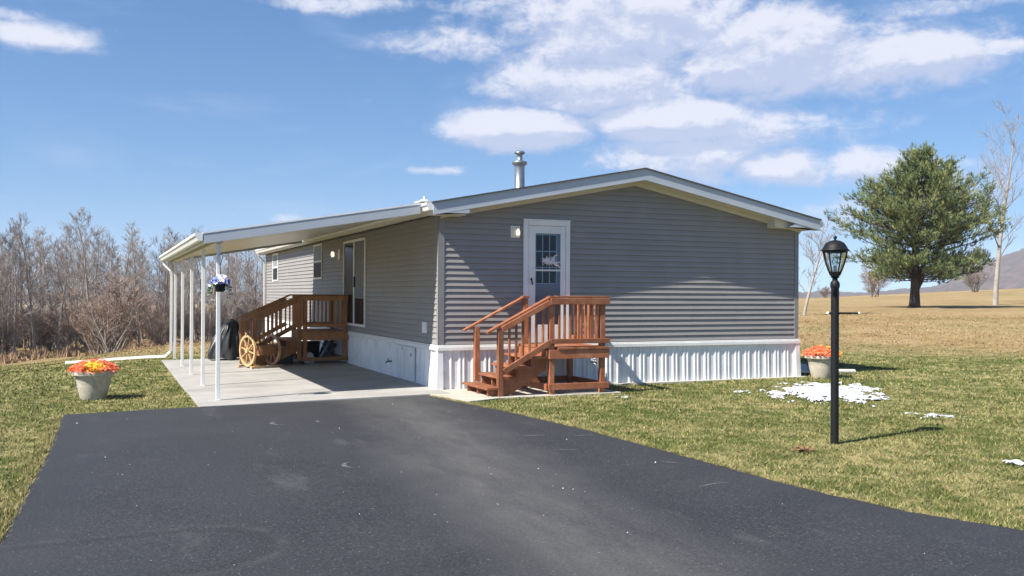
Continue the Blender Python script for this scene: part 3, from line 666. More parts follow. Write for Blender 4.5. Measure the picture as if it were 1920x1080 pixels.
# ================================================================ decks
def deck_part(m,name,root,ma,bev=.006): return m.build(name,ma,root,bevel=bev)
def front_deck():
    ma=M['redwood']; r=thing('wooden_steps',(1.5,-.85,0),'reddish stained wooden landing with four steps at the front storm door','steps')
    F=-1.34; B=-.30; ps=.045
    # posts
    def post(x,y,z0,z1,cap=False):
        m=MB(); m.box(x-ps,x+ps,y-ps,y+ps,z0,z1)
        deck_part(m,'post',r,ma)
    post(.57,F,.02,1.10); post(.57,B,.18,1.10)
    post(1.48,F,.02,1.60); post(1.48,B+.02,.02,1.60); post(2.43,F,.02,1.58); post(2.43,-.16,.02,.80)
    m=MB(); m.box(1.42,1.54,F-.06,F+.06,1.605,1.64); deck_part(m,'post_cap',r,ma); m=MB(); m.box(1.42,1.54,B-.05,B+.08,1.605,1.64); deck_part(m,'post_cap',r,ma)
    m=MB(); m.box(1.545,2.55,F-.07,F+.05,1.612,1.645); deck_part(m,'handrail',r,ma)
    m=MB(); m.box(2.42,2.55,F+.052,-.06,1.612,1.645); deck_part(m,'handrail',r,ma)
    m=MB(); m.box(1.44,2.545,F-.085,F-.047,1.50,1.606); deck_part(m,'rail',r,ma)
    m=MB(); m.box(2.477,2.512,F-.044,-.05,1.50,1.606); deck_part(m,'rail',r,ma)
    m=MB(); m.box(1.44,2.545,F-.085,F-.047,.855,.935); deck_part(m,'rail',r,ma)
    m=MB(); m.box(2.477,2.512,F-.044,-.05,.855,.935); deck_part(m,'rail',r,ma)
    for k in range(8):
        x=1.615+k*.1; m=MB(); m.box(x-.018,x+.018,F-.046,F-.012,.90,1.56); deck_part(m,'baluster',r,ma,.003)
    for k in range(8):
        y=F+.13+k*.13; m=MB(); m.box(2.442,2.476,y-.018,y+.018,.90,1.56); deck_part(m,'baluster',r,ma,.003)
    # joists, braces, deck boards
    for z0,z1 in ((.605,.755),(.095,.20)):
        for a in ((1.41,2.535,F-.083,F-.047),(1.41,2.535,-.115,-.08)):
            m=MB(); m.box(a[0],a[1],a[2],a[3],z0,z1); deck_part(m,'joist',r,ma)
        for x in (1.435 if z0>.5 else 1.40,2.477):
            m=MB(); m.box(x-.036 if x<2 else x,x if x<2 else x+.036,F-.046,-.116,z0+.002,z1-.002); deck_part(m,'joist',r,ma)
    x=1.43
    for k in range(8):
        m=MB(); m.box(x,x+.135,F-.10 if k else F+.05,-.07,.758,.796); deck_part(m,'deck_board',r,ma,.004); x+=.139
    # stairs
    for k in range(4):
        x0=.33+.26*k; zt=.165+.16*k
        m=MB(); m.box(x0,x0+.27,F-.04,B+.06,zt-.038,zt); deck_part(m,'tread',r,ma)
    for y in (F+.075,(F+B)/2,B-.06):
        poly=[(.38,.022)]
        for k in range(4):
            x0=.38+.26*k; z=.127+.16*k; poly+= [(x0,z-.001),(x0+.26,z-.001)]
        poly+= [(1.425,.607),(1.425,.42),(.75,.022)]
        m=MB(); m.prism(poly,1,y-.019,y+.019); deck_part(m,'stringer',r,ma,.003)
    # handrails
    for y,zs in ((F,0),(B,0)):
        m=MB(); m.bar((.33,y-.0,1.045),(1.43,y-.0,1.61),.11 if y==F else .09,.035,side=(0,1,0)); deck_part(m,'handrail',r,ma)
    m=MB(); m.bar((.58,F-.062,1.10),(1.43,F-.062,1.535),.035,.09,side=(0,1,0)); deck_part(m,'rail',r,ma)
    m=MB(); m.bar((.62,F-.062,.42),(1.44,F-.062,.885),.035,.095,side=(0,1,0)); deck_part(m,'rail',r,ma)
    for k in range(6):
        x=.72+.12*k; zl=.44+(x-.62)*.567; zh=1.09+(x-.58)*.512; m=MB(); m.box(x-.018,x+.018,F-.044,F-.010,zl,zh); deck_part(m,'baluster',r,ma,.003)
    return r
front_deck()
def rear_deck():
    ma=M['brownwood']; r=thing('wooden_deck',(-.5,7.2,0),'brown wooden deck with side stairs under the patio roof by the sliding door','deck')
    F=6.50; B=7.85; ps=.045; X0=-1.03; X1=-.10
    def post(x,y,z0,z1): m=MB(); m.box(x-ps,x+ps,y-ps,y+ps,z0,z1); deck_part(m,'post',r,ma)
    for x,y,z1 in ((X0,F,1.58),(X1,F,1.58),(X0,B,1.58),(X1,B,1.58),(X0-.13,F,1.5),): post(x,y,.10,z1)
    post(-2.17,F,.0,1.06); post(-2.32,F+.95,.0,1.06); post(-2.17,B,.0,1.06)
    for y in (F,B):
        m=MB(); m.box(X0-.10,X1+.06,y-.07,y+.06,1.60,1.635); deck_part(m,'handrail',r,ma)
        m=MB(); m.box(X0-.06,X1+.05,y-.083,y-.047,1.49,1.598); deck_part(m,'rail',r,ma)
        m=MB(); m.box(X0-.06,X1+.05,y-.083,y-.047,.88,.96); deck_part(m,'rail',r,ma)
        for k in range(9):
            x=X0+.11+k*.093; m=MB(); m.box(x-.017,x+.017,y-.045,y-.012,.90,1.55); deck_part(m,'baluster',r,ma,.003)
        m=MB(); m.box(X0-.07,X1+.055,y-.085,y-.047,.575,.745); deck_part(m,'joist',r,ma)
        m=MB(); m.box(X0-.07,X1+.055,y-.085,y-.047,.10,.18); deck_part(m,'joist',r,ma)
    for x in (X0-.083,X1+.047):
        for z0,z1 in ((.577,.743),(.10,.178)):
            m=MB(); m.box(x,x+.035,F-.044,B-.09,z0,z1); deck_part(m,'joist',r,ma)
    # a solid board panel at the platform corner, facing the camera
    m=MB(); 
    for k in range(4): m.box(X0-.30+k*.062,X0-.30+k*.062+.057,F-.075,F-.047,.90,1.59)
    deck_part(m,'corner_boards',r,ma,.003)
    m=MB(); m.box(X0-.32,X0-.04,F-.11,F+.03,1.60,1.63); deck_part(m,'post_cap',r,ma)
    y=F-.08
    while y<B+.05:
        m=MB(); m.box(X0-.1,X1+.07,y,y+.135,.748,.785); deck_part(m,'deck_board',r,ma,.004); y+=.139
    # casters
    for x,y in ((X0,F),(X1,F),(X0,B),(X1,B)):
        m=MB(); m.tube([(x-.018,y-.04,.075),(x+.018,y-.04,.075)],.042,12); m.box(x-.028,x+.028,y-.045,y+.045,.0885,.0995); m.build('caster',M['metal'],r)
    # stairs to the left
    for k in range(3):
        x1=X0-.1-.30*k; zt=.60-.17*k; m=MB(); m.box(x1-.31,x1,F+.02,B-.02,zt-.038,zt); deck_part(m,'tread',r,ma)
    for y in (F+.07,B-.07):
        poly=[(X0-.09,.74),(X0-.09,.35),(X0-.75,.02),(X0-1.15,.02),(X0-1.15,.16)]
        for k in (2,1,0): x1=X0-.1-.30*k; zt=.56-.17*k; poly+= [(x1-.31,zt),(x1,zt)]
        m=MB(); m.prism(poly,1,y-.019,y+.019); deck_part(m,'stringer',r,ma,.003)
    for y in (F,B):
        m=MB(); m.bar((-2.42,y,1.035),(X0-.1,y,1.62),.12,.035,side=(0,1,0)); deck_part(m,'handrail',r,ma)
        m=MB(); m.bar((-2.17,y-.062,1.06),(X0-.2,y-.062,1.51),.035,.11,side=(0,1,0)); deck_part(m,'rail',r,ma)
        m=MB(); m.bar((-2.17,y-.062,.42),(X0-.2,y-.062,.93),.035,.10,side=(0,1,0)); deck_part(m,'rail',r,ma)
        for k in range(8):
            x=-2.05+.095*k; m=MB(); m.box(x-.017,x+.017,y-.044,y-.012,.44+(x+2.17)*.52,1.07+(x+2.17)*.47); deck_part(m,'baluster',r,ma,.003)
    return r
rear_deck()
# ================================================================ wagon planter
def wheel(m,c,rad,ax,ns=8,w_=.045):
    c=Vector(c); ax=Vector(ax).normalized(); u=ax.orthogonal().normalized() if abs(ax.z)>.9 else ax.cross(Vector((0,0,1))).normalized(); v=ax.cross(u)
    K=40; base=len(m.v)
    for i in range(K):
        t=2*math.pi*i/K; e=u*math.cos(t)+v*math.sin(t)
        for rr,o in ((rad,-w_/2),(rad,w_/2),(rad*.85,w_/2),(rad*.85,-w_/2)): q=c+e*rr+ax*o; m.v.append(tuple(q))
    for i in range(K):
        for j in range(4):
            a=base+i*4+j; b=base+i*4+(j+1)%4; i2=(i+1)%K; m.f.append((a,b,base+i2*4+(j+1)%4,base+i2*4+j)); m.mi.append(0)
def wagon():
    r=thing('wagon_planter',(-1.98,6.25,-.0),'small wooden wagon planter with spoked wheels on the patio in front of the deck stairs','planter')
    z0=.0; wr=.35; ang=R(-32); ax=Vector((math.cos(ang),math.sin(ang)*-1,0)).normalized()  # axle direction
    ax=Vector((.93,.36,0)).normalized(); fwd=Vector((-ax.y,ax.x,0)); c0=Vector((-2.36,6.12,.0)); SEP=.60
    for i,(off,ma) in enumerate(((0,M['yellowwood']),(SEP,M['midwood']))):
        c=c0+ax*off+Vector((0,0,wr+.035)); m=MB(); wheel(m,c,wr,ax); wo=m.build('wheel',ma,r)
        u=fwd; v=Vector((0,0,1)); 
        m=MB()
        for k in range(8):
            t=math.pi*k/4+.2; e=u*math.cos(t)+v*math.sin(t); m.bar(c+e*.05,c+e*wr*.87,.028,.02,side=ax)
        m.build('spoke',ma,wo)
        m=MB(); m.tube([c-ax*.045,c+ax*.045],.055,14); m.build('hub',ma,wo)
    c=c0+ax*SEP/2+Vector((0,0,wr+.035))
    m=MB(); m.tube([c-ax*.28,c+ax*.28],.02,8); m.build('axle',M['brownwood'],r)
    m=MB(); hx=.185; hy=.36
    for s_ in (-1,1): m.bar(c+ax*hx*s_-fwd*hy+Vector((0,0,.03)),c+ax*hx*s_+fwd*hy+Vector((0,0,.03)),.03,.20,side=ax)
    for s_ in (-1,1): m.bar(c-ax*(hx-.016)+fwd*hy*s_+Vector((0,0,.03)),c+ax*(hx-.016)+fwd*hy*s_+Vector((0,0,.03)),.03,.20,side=fwd)
    m.bar(c-fwd*(hy-.016)-Vector((0,0,.055)),c+fwd*(hy-.016)-Vector((0,0,.055)),.33,.02,side=ax)
    m.build('box_body',M['brownwood'],r,bevel=.004)
    def st(name,*a_,**k_): q=MB(); q.bar(*a_,**k_); q.build(name,M['yellowwood'],r,bevel=.004)
    for off in (-.06,SEP+.06):
        for s_ in (-1,1):
            p=c0+ax*off+fwd*(.24*s_); st('foot',p+Vector((0,0,.03)),p+fwd*(.10*s_)+Vector((0,0,.025)),.05,.05,side=ax)
    for s_ in (-1,1): st('cross_beam',c0-ax*.02+fwd*.30*s_+Vector((0,0,.035)),c0+ax*(SEP+.02)+fwd*.30*s_+Vector((0,0,.035)),.05,.05,side=fwd)
    st('brake_block',c0-ax*.02+Vector((0,0,.74)),c0-ax*.02+fwd*.05+Vector((0,0,.80)),.05,.05,side=ax)
wagon()
# covered grill
def grill():
    X0,Y0=-2.55,9.0; m=MB(); K=64; prof=[(0,.33,.33),(.12,.37,.35),(.35,.33,.33),(.58,.28,.30),(.74,.24,.28),(.86,.19,.22),(.93,.11,.12),(.95,.02,.02)]
    rnd=random.Random(6); vs=[]
    for i,(z,rx,ry) in enumerate(prof):
        for j in range(K):
            t=2*math.pi*j/K; f=1+.14*math.sin(t*4+z*2.5)*(1-z*.7)+.07*math.sin(t*9+z*5)+.05*math.sin(t*13-z*9)+.16*noise.noise(Vector((math.cos(t)*3.5,math.sin(t)*3.5,z*2.2)))+.07*noise.noise(Vector((math.cos(t)*9,math.sin(t)*9,z*5)))
            c_,s_=math.cos(t),math.sin(t); p=2.6
            q=(abs(c_)**p+abs(s_)**p)**(-1/p)
            zz=z+ (0.04*math.sin(t*3+1) if i==0 else 0)+.06*(c_*.8)*(1 if i>3 else 0)
            vs.append((X0+.16*z*z+rx*c_*q*f,Y0+ry*s_*q*f,max(.0,zz)+.02))
    n=len(prof); m.add(vs,[(i*K+j,i*K+(j+1)%K,(i+1)*K+(j+1)%K,(i+1)*K+j) for i in range(n-1) for j in range(K)])
    o=m.build('covered_grill',M['tarp'],None,True); tag(o,'grill under a draped black cover at the back edge of the patio','grill')
    s=o.modifiers.new('sub','SUBSURF'); s.levels=s.render_levels=2
grill()
def dark_box(x0,x1,y0_,y1_,z1,ma,lab):  # black box added to darken the space under the rear deck and stairs
    m=MB(); m.prism([(x0+.03,.012),(x1-.03,.012),(x1,z1-.03),(x0,z1-.03)],1,y0_,y1_); r_=thing('darkening_box',((x0+x1)/2,(y0_+y1_)/2,0),lab,'filler box'); m.build('tub',ma,r_,bevel=.01)
    m=MB(); m.box(x0-.015,x1+.015,y0_-.015,y1_+.015,z1-.03,z1); m.build('lid',ma,r_,bevel=.008)
dark_box(-1.75,-1.18,7.0,7.45,.38,M['tarp'],'black lidded box added to darken the space under the rear deck stairs')
dark_box(-.98,-.50,7.35,7.72,.50,M['black'],'tall black box added to deepen the dark at the back beneath the rear deck')
# clutter under the rear deck
m=MB(); m.lathe([(0,.02),(.12,.02),(.13,.12),(.08,.24),(.03,.28),(0,.285)],(-.86,6.78),12); o=m.build('plastic_bag',M['petal'],None,True); tag(o,'small pale plastic bag on the slab under the rear deck','bag')
def chairfold():
    r=thing('folded_chair',(-.42,7.15,.01),'grey folded lawn chair stored beneath the rear deck','chair')
    m=MB()
    for k in range(5): m.tube([(-.62+k*.02,7.1+k*.02,.02),(-.35+k*.03,7.12+k*.02,.50)],.012,6)
    m.tube([(-.55,7.1,.02),(-.12,7.12,.42)],.012,6); m.tube([(-.2,7.1,.02),(-.52,7.12,.48)],.012,6); m.build('frame',M['metal'],r)
    m=MB(); m.bar((-.45,7.16,.10),(-.28,7.18,.50),.30,.05,side=(1,0,-.3)); m.build('seat',M['tarp'],r)
chairfold()
# ================================================================ flower pots
def blossoms(m,cx,cy,z,rx,n,rnd,zr=.12,size=.045,mats=3,pick=None,core=None):
    for i in range(n):
        a=rnd.uniform(0,6.283); q=math.sqrt(rnd.random()); x=cx+rx*q*math.cos(a); y=cy+rx*q*math.sin(a)
        zz=z+zr*(1-.6*q*q)*rnd.uniform(.35,1.0)
        mi=pick(x-cx,y-cy,rnd) if pick else rnd.randrange(mats)
        nrm=Vector((x-cx,y-cy,.25)).normalized()*.6+Vector((rnd.uniform(-.5,.5),rnd.uniform(-.5,.5),.6)); nrm.normalize()
        u=nrm.orthogonal().normalized(); v=nrm.cross(u); c=Vector((x,y,zz)); K=7; s=size*rnd.uniform(.7,1.25)
        for k in range(K):
            t=6.283*k/K+i; e=u*math.cos(t)+v*math.sin(t); f=u*math.cos(t+1.57)+v*math.sin(t+1.57)
            m.add([c,c+e*s*.6+f*s*.16+nrm*s*.35,c+e*s+nrm*s*.45,c+e*s*.6-f*s*.16+nrm*s*.35],[(0,1,2,3)],mi)
def potted(x,y,label,seed,sc=1.0,yellow=(.12,-.05)):
    z=hgt(x,y); r=thing('flower_pot',(x,y,z),label,'flower pot','stone planters with orange silk flowers')
    prof=[(0,z),(.185,z),(.20,z+.03),(.235,z+.18),(.265,z+.33),(.285,z+.395),(.33,z+.40),(.335,z+.445),(.325,z+.46),(.29,z+.46),(.28,z+.40),(0,z+.40)]
    MB().lathe([(a*sc,z+(b-z)*sc) for a,b in prof],(x,y),32).build('pot',M['pot'],r,True).modifiers.new('e','EDGE_SPLIT').split_angle=R(40)
    m=MB(); m.lathe([(0,z+.43*sc),(.285*sc,z+.43*sc),(.284*sc,z+.405*sc)],(x,y),20); m.build('soil',M['soil'],r)
    rnd=random.Random(seed); m=MB()
    def pick(dx,dy,rnd):
        if math.hypot(dx-yellow[0],dy-yellow[1])<.15 and rnd.random()<.9: return 2
        return 1 if rnd.random()<.35 else 0
    blossoms(m,x,y,z+.41*sc,.37*sc,760,rnd,.24,.033,3,pick)
    m.build('blossoms',[M['orange'],M['pink'],M['yellow']],r)
    m=MB()
    for i in range(140):
        a=rnd.uniform(0,6.28); q=rnd.uniform(.1,.33); p=Vector((x+q*.6*math.cos(a),y+q*.6*math.sin(a),z+.42*sc)); e=p+Vector((math.cos(a)*.12,math.sin(a)*.12,.07)); s_=Vector((-math.sin(a),math.cos(a),0))*.015
        m.add([p-s_,p+s_,e],[(0,1,2)])
    m.build('leaves',M['leaf'],r)
potted(-5.43,1.42,'weathered stone flower pot of orange flowers on the left lawn',5,1.0,(.02,-.20))
potted(7.98,-.42,'weathered stone flower pot of orange flowers at the right front corner of the house',9,1.0,(.16,-.16))
# hanging basket on first carport post
def basket():
    x,y=-3.63,-.03; r=thing('hanging_basket',(x,y,1.6),'black hanging pot of blue and white flowers on the nearest carport post','hanging basket')
    MB().lathe([(0,1.68),(.055,1.68),(.072,1.70),(.085,1.81),(.078,1.815),(0,1.79)],(x,y-.06),20).build('pot',M['black'],r,True)
    m=MB(); m.tube([(x+.005,y+.09,2.26),(x+.03,y+.03,2.28),(x+.04,y-.02,2.22),(x+.02,y-.04,2.15),(x,y-.06,2.1),(x,y-.06,1.80)],.006,6); m.build('hook',M['black'],r)
    rnd=random.Random(1); m=MB()
    for i in range(150):
        a=rnd.uniform(0,6.28); q=math.sqrt(rnd.random()); X_=x+.125*q*math.cos(a); Y_=y-.06+.12*q*math.sin(a); Z_=1.83+.11*(1-q*q)*rnd.uniform(.5,1)+rnd.uniform(-.03,.02)
        mi=2 if math.hypot(X_-x-.01,0)<.055 and Z_>1.84 else rnd.choice((0,1,2,0,1))
        c=Vector((X_,Y_,Z_)); nr=Vector((X_-x,Y_-y-.1,.5*rnd.random())).normalized(); u=nr.orthogonal().normalized(); v=nr.cross(u)
        for k in range(5):
            t=6.283*k/5+i; e=u*math.cos(t)+v*math.sin(t); f=u*math.cos(t+1.57)+v*math.sin(t+1.57); s=.035
            m.add([c,c+e*s*.7+f*s*.4+nr*s*.3,c+e*s+nr*s*.3,c+e*s*.7-f*s*.4+nr*s*.3],[(0,1,2,3)],mi)
    m.build('flowers',[M['blue'],M['lblue'],M['petal']],r)
    m=MB()
    for i in range(90):
        s_=rnd.choice((-1,1)); a=rnd.uniform(0,1); p=Vector((x+s_*(.08+.10*a),y-.06+rnd.uniform(-.06,.06),1.80-.20*a*rnd.random()))
        d=Vector((rnd.uniform(-1,1),rnd.uniform(-1,1),rnd.uniform(-1,.5))).normalized()*.045; q=d.orthogonal().normalized()*.014
        m.add([p,p+d*.5+q,p+d,p+d*.5-q],[(0,1,2,3)],0 if rnd.random()<.8 else 1)
    m.build('trailing_leaves',[M['leaf'],M['petal']],r)
    m=MB()
    for px,pz in ((-.115,1.535),(.13,1.55),(.15,1.58)):
        blossoms(m,x+px,y-.08,pz,.02,6,rnd,.02,.028,1,lambda a,b,c:0)
    m.build('trailing_flowers',[M['petal']],r)
basket()
# ================================================================ lamp post
def lamp():
    x,y=2.30,-6.99; z=hgt(x,y); r=thing('lamp_post',(x,y,z),'black garden lamp post with glass lantern standing on the right lawn','lamp post')
    m=MB(); m.lathe([(.045,z-.05),(.044,1.80),(.040,1.80)],(x,y),24); m.lathe([(.049,1.76),(.052,1.78),(.052,1.81),(.044,1.83),(.03,1.845),(.03,1.87),(.06,1.885)],(x,y),24); m.build('post',M['black'],r,True).modifiers.new('e','EDGE_SPLIT').split_angle=R(40)
    m=MB(); m.lathe([(.0,1.87),(.035,1.875),(.05,1.90),(.052,1.92),(.062,1.94)],(x,y),18)
    for k in range(6):
        t=k*math.pi/3+.3; P=[(x+rr*math.cos(t),y+rr*math.sin(t),zz) for rr,zz in ((.048,1.90),(.074,1.965),(.100,2.04),(.119,2.12),(.126,2.17))]; m.tube(P,.0095,6)
    m.lathe([(.118,2.155),(.136,2.155),(.136,2.175),(.118,2.175)],(x,y),24)
    la=m.build('lantern',M['black'],r,True); la.modifiers.new('e','EDGE_SPLIT').split_angle=R(50)
    m=MB(); m.lathe([(.048,1.925),(.069,1.965),(.095,2.04),(.113,2.12),(.12,2.155)],(x,y),18); m.build('glass',M['lampglass'],la,True)
    m=MB(); m.lathe([(.12,2.176),(.152,2.176),(.158,2.186),(.140,2.20),(.128,2.225),(.10,2.268),(.055,2.292),(.02,2.30),(.012,2.305),(.014,2.315),(.022,2.325),(.02,2.338),(.008,2.352),(0,2.354)],(x,y),28); m.build('cap',M['black'],r,True)
    m=MB(); m.lathe([(0,1.93),(.022,1.93),(.022,2.0),(.016,2.01)],(x,y),12); m.build('socket',M['metal'],la)
    m=MB(); m.lathe([(.014,2.0),(.028,2.03),(.032,2.07),(.02,2.10),(0,2.11)],(x,y),14); m.build('bulb',M['lampglass'],la,True)
    d=Vector((.92,-.39,0)); p=Vector((x,y,1.475)); m=MB(); m.tube([p-d*.075,p+d*.27],.011,8); ar=m.build('crossbar',M['black'],r)
    m=MB()
    for e in (p-d*.08,p+d*.275): m.lathe([(0,e.z-.016),(.012,e.z-.012),(.017,e.z),(.012,e.z+.012),(0,e.z+.016)],(e.x,e.y),10)
    m.build('knob',M['white'],ar,True)
    m=MB(); m.box(x-.075,x-.045,y-.05,y-.02,1.70,1.78); m.build('sensor',M['black'],r)
lamp()
# ================================================================ snow patches
def snow(cx,cy,ra,rb,ang,thr,seed,label,hh=.03,res=.016,sc=3.0):
    vs={};fs=[]; ca,sa=math.cos(ang),math.sin(ang); nx=int(ra*1.6/res); ny=int(rb*1.6/res); V=[]
    def val(i,j):
        u=i*res/ra; v=j*res/rb; return 1-math.hypot(u,v)+.75*noise.noise(Vector((i*res*sc+seed*9,j*res*sc,seed)))+.45*noise.noise(Vector((i*res*sc*3.3,j*res*sc*3.3+seed,seed)))+.5*noise.noise(Vector((i*res*8,j*res*14+seed,seed)))+.22*noise.noise(Vector((i*res*26,j*res*34,seed)))
    for i in range(-nx,nx):
        for j in range(-ny,ny):
            q=[(i,j),(i+1,j),(i+1,j+1),(i,j+1)]; w_=[val(*k) for k in q]
            if min(w_)<thr: continue
            f=[]
            for k,wv in zip(q,w_):
                if k not in vs:
                    jx=k[0]+.45*noise.noise(Vector((k[0]*1.7,k[1]*1.3,2))); jy=k[1]+.45*noise.noise(Vector((k[0]*1.1,k[1]*1.9,7))); x=cx+jx*res*ca-jy*res*sa; y=cy+jx*res*sa+jy*res*ca
                    vs[k]=len(V); V.append((x,y,hgt(x,y)+.008+hh*min(1,max(0,(wv-thr)*3.5))+.012*noise.noise(Vector((x*9,y*9,0)))))
                f.append(vs[k])
            fs.append(tuple(f))
    if not fs: return
    m=MB(); m.add(V,fs); o=m.build('snow_patch',M['snow'],None,True); tag(o,label,'snow',kind='stuff')
dirv=(math.cos(-YAW-R(18)),math.sin(-YAW-R(18)))
def at(px,d):
    a=YAW+math.atan((px-960)/FPX); return CAM.x+d*math.sin(a),CAM.y+d*math.cos(a)
SNOWS=[]
def snowat(px,d,wpx,depth,thr,seed,label,hh=.035,**k):
    x,y=at(px,d); a=-(YAW+math.atan((px-960)/FPX)); snow(x,y,wpx/2/FPX*d,depth/2,a,thr,seed,label,hh,**k); SNOWS.append((x,y,wpx/2/FPX*d,depth/2,a))
snowat(1552,16.9,165,2.8,.12,1,'largest melting snow patch on the lawn behind the lamp post',.035)
snowat(1760,14.3,140,.8,.6,2,'thin streak of icy snow on the lawn right of the lamp post',.02)
snowat(1914,10.6,60,.4,.4,3,'small snow scrap at the right edge of the lawn',.03)
snowat(1170,15.3,170,.9,.9,4,'scattered snow crumbs on the lawn beside the front steps',.02)
snowat(1400,16.6,120,1.2,.95,5,'few snow crumbs on the lawn before the skirting',.02)
x_,y_=8.35,1.2; snow(x_,y_,.55,1.0,0,.1,7,'shaded bluish snow heap beside the right house wall',.12)
# white drain pipes on the ground beyond the right corner
m=MB(); m.tube([(8.35,.15,.10),(9.15,-.1,.09)],.04,8); o=m.build('drain_pipe',M['white']); tag(o,'short white drain pipe on the lawn behind the right flower pot','pipe')
m=MB(); m.tube([(8.2,4.6,hgt(8.2,4.6)+.12),(8.95,4.0,hgt(9,4)+.10)],.05,8); o=m.build('drain_pipe',M['white']); tag(o,'farther white drain pipe on the lawn past the house corner','pipe')
# ================================================================ grass blades
def grass():
    rng_=np.random.default_rng(11); out=[]
    def poly_dr(x,y):
        yl=np.array([p[1] for p in DL])[::-1]; xl=np.array([p[0] for p in DL])[::-1]; yr=np.array([p[1] for p in DR])[::-1]; xr=np.array([p[0] for p in DR])[::-1]
        L_=np.interp(y,yl,xl); R_=np.interp(y,yr,xr); return (x>L_+.03)&(x<R_-.03)&(y<-.60)
    for dmin,dmax,dens,hh,wd in ((5.5,9,5200,.034,.0045),(9,13,3000,.036,.006),(13,18,1300,.04,.009),(18,26,420,.05,.014),(26,48,120,.045,.022)):
        area=math.radians(37)*(dmax**2-dmin**2)/2; n=int(area*dens)
        a=YAW+rng_.uniform(-R(18.5),R(18.5)+0,n)*1.62; n_keep=np.abs(a-YAW)<R(30.5)
        d=np.sqrt(rng_.uniform(dmin**2,dmax**2,n)); x=CAM.x+d*np.sin(a); y=CAM.y+d*np.cos(a)
        ok=n_keep&~poly_dr(x,y)&~((x>-3.99)&(x<.05)&(y>-.62)&(y<9.64))&~((x>-.4)&(x<2.77)&(y>-1.5)&(y<0)&(x>-.1+(-1.5-y)*.0))&~((x>-.1)&(x<7.87)&(y>-.17)&(y<19))&~((x>-.4)&(x<.5)&(y>-1.72+ (x-.0)*.3)&(y<0))
        x=x[ok];y=y[ok]
        keep=np.ones(len(x),bool)
        for sx_,sy_,ra,rb,an in SNOWS[:1]:
            u=((x-sx_)*math.cos(an)+(y-sy_)*math.sin(an))/ra; v=(-(x-sx_)*math.sin(an)+(y-sy_)*math.cos(an))/rb
            ins=(u*u+v*v)<.7; keep&=~(ins&(rng_.random(len(x))<.2))
        x=x[keep];y=y[keep]
        # clumpiness
        cl=np.sin(x*7.3+np.sin(y*5.1)*2)*np.sin(y*8.1+np.sin(x*4.3)*2); k2=rng_.random(len(x))<(.72+.28*cl); x=x[k2];y=y[k2]
        out.append((x,y,np.full(len(x),hh),np.full(len(x),wd)))
    nfr=9000; fr=[]
    for E_,sg in ((DR,1),(DL,-1)):
        ys=rng_.uniform(-12.5,-.7,nfr); ya=np.array([p[1] for p in E_])[::-1]; xa=np.array([p[0] for p in E_])[::-1]
        xs=np.interp(ys,ya,xa)+sg*(np.abs(rng_.normal(0,.07,nfr))-.025); fr.append((xs,ys))
    fx_=np.concatenate([q[0] for q in fr]); fy_=np.concatenate([q[1] for q in fr]); out.append((fx_,fy_,np.full(len(fx_),.045),np.full(len(fx_),.0055)))
    x,y,hh,wd=[np.concatenate([o[i] for o in out]) for i in range(4)]
    # height lookup on a coarse cache
    gx=np.arange(-32,42,.5); gy=np.arange(-13,32,.5)
    H=np.array([[hgt(a,b) for b in gy] for a in gx])
    fx=np.clip((x-gx[0])/.5,0,len(gx)-1.001); fy=np.clip((y-gy[0])/.5,0,len(gy)-1.001); ix=fx.astype(int); iy=fy.astype(int); tx=fx-ix; ty=fy-iy
    z=H[ix,iy]*(1-tx)*(1-ty)+H[ix+1,iy]*tx*(1-ty)+H[ix,iy+1]*(1-tx)*ty+H[ix+1,iy+1]*tx*ty
    n=len(x); th=rng_.uniform(0,6.283,n); h=hh*rng_.uniform(.5,1.35,n); lean=rng_.uniform(.2,1.3,n)*h; la=rng_.uniform(0,6.283,n); w_=wd*rng_.uniform(.6,1.3,n)
    co=np.empty((n,3,3),np.float32)
    co[:,0,0]=x-w_*np.cos(th); co[:,0,1]=y-w_*np.sin(th); co[:,0,2]=z-.004
    co[:,1,0]=x+w_*np.cos(th); co[:,1,1]=y+w_*np.sin(th); co[:,1,2]=z-.004
    co[:,2,0]=x+lean*np.cos(la); co[:,2,1]=y+lean*np.sin(la); co[:,2,2]=z+h*.8
    me=bpy.data.meshes.new('lawn_grass'); me.vertices.add(3*n); me.vertices.foreach_set('co',co.ravel()); me.loops.add(3*n); me.loops.foreach_set('vertex_index',np.arange(3*n,dtype=np.int32)); me.polygons.add(n); me.polygons.foreach_set('loop_start',np.arange(0,3*n,3,dtype=np.int32)); me.update()
    at_=me.attributes.new('rnd','FLOAT','POINT'); rv=rng_.random(n).astype(np.float32); rv[-len(fx_):]=.55+.45*rv[-len(fx_):]; at_.data.foreach_set('value',np.repeat(rv,3))
    me.materials.append(bm_m); o=bpy.data.objects.new('lawn_grass',me); COL.objects.link(o); tag(o,'short winter lawn grass, part green and part straw coloured','grass',kind='stuff')
    print('blades',n)
grass()
M['deadleaf']=mat('deadleaf',(.23,.13,.06),(.12,.06,.03),40,.8)
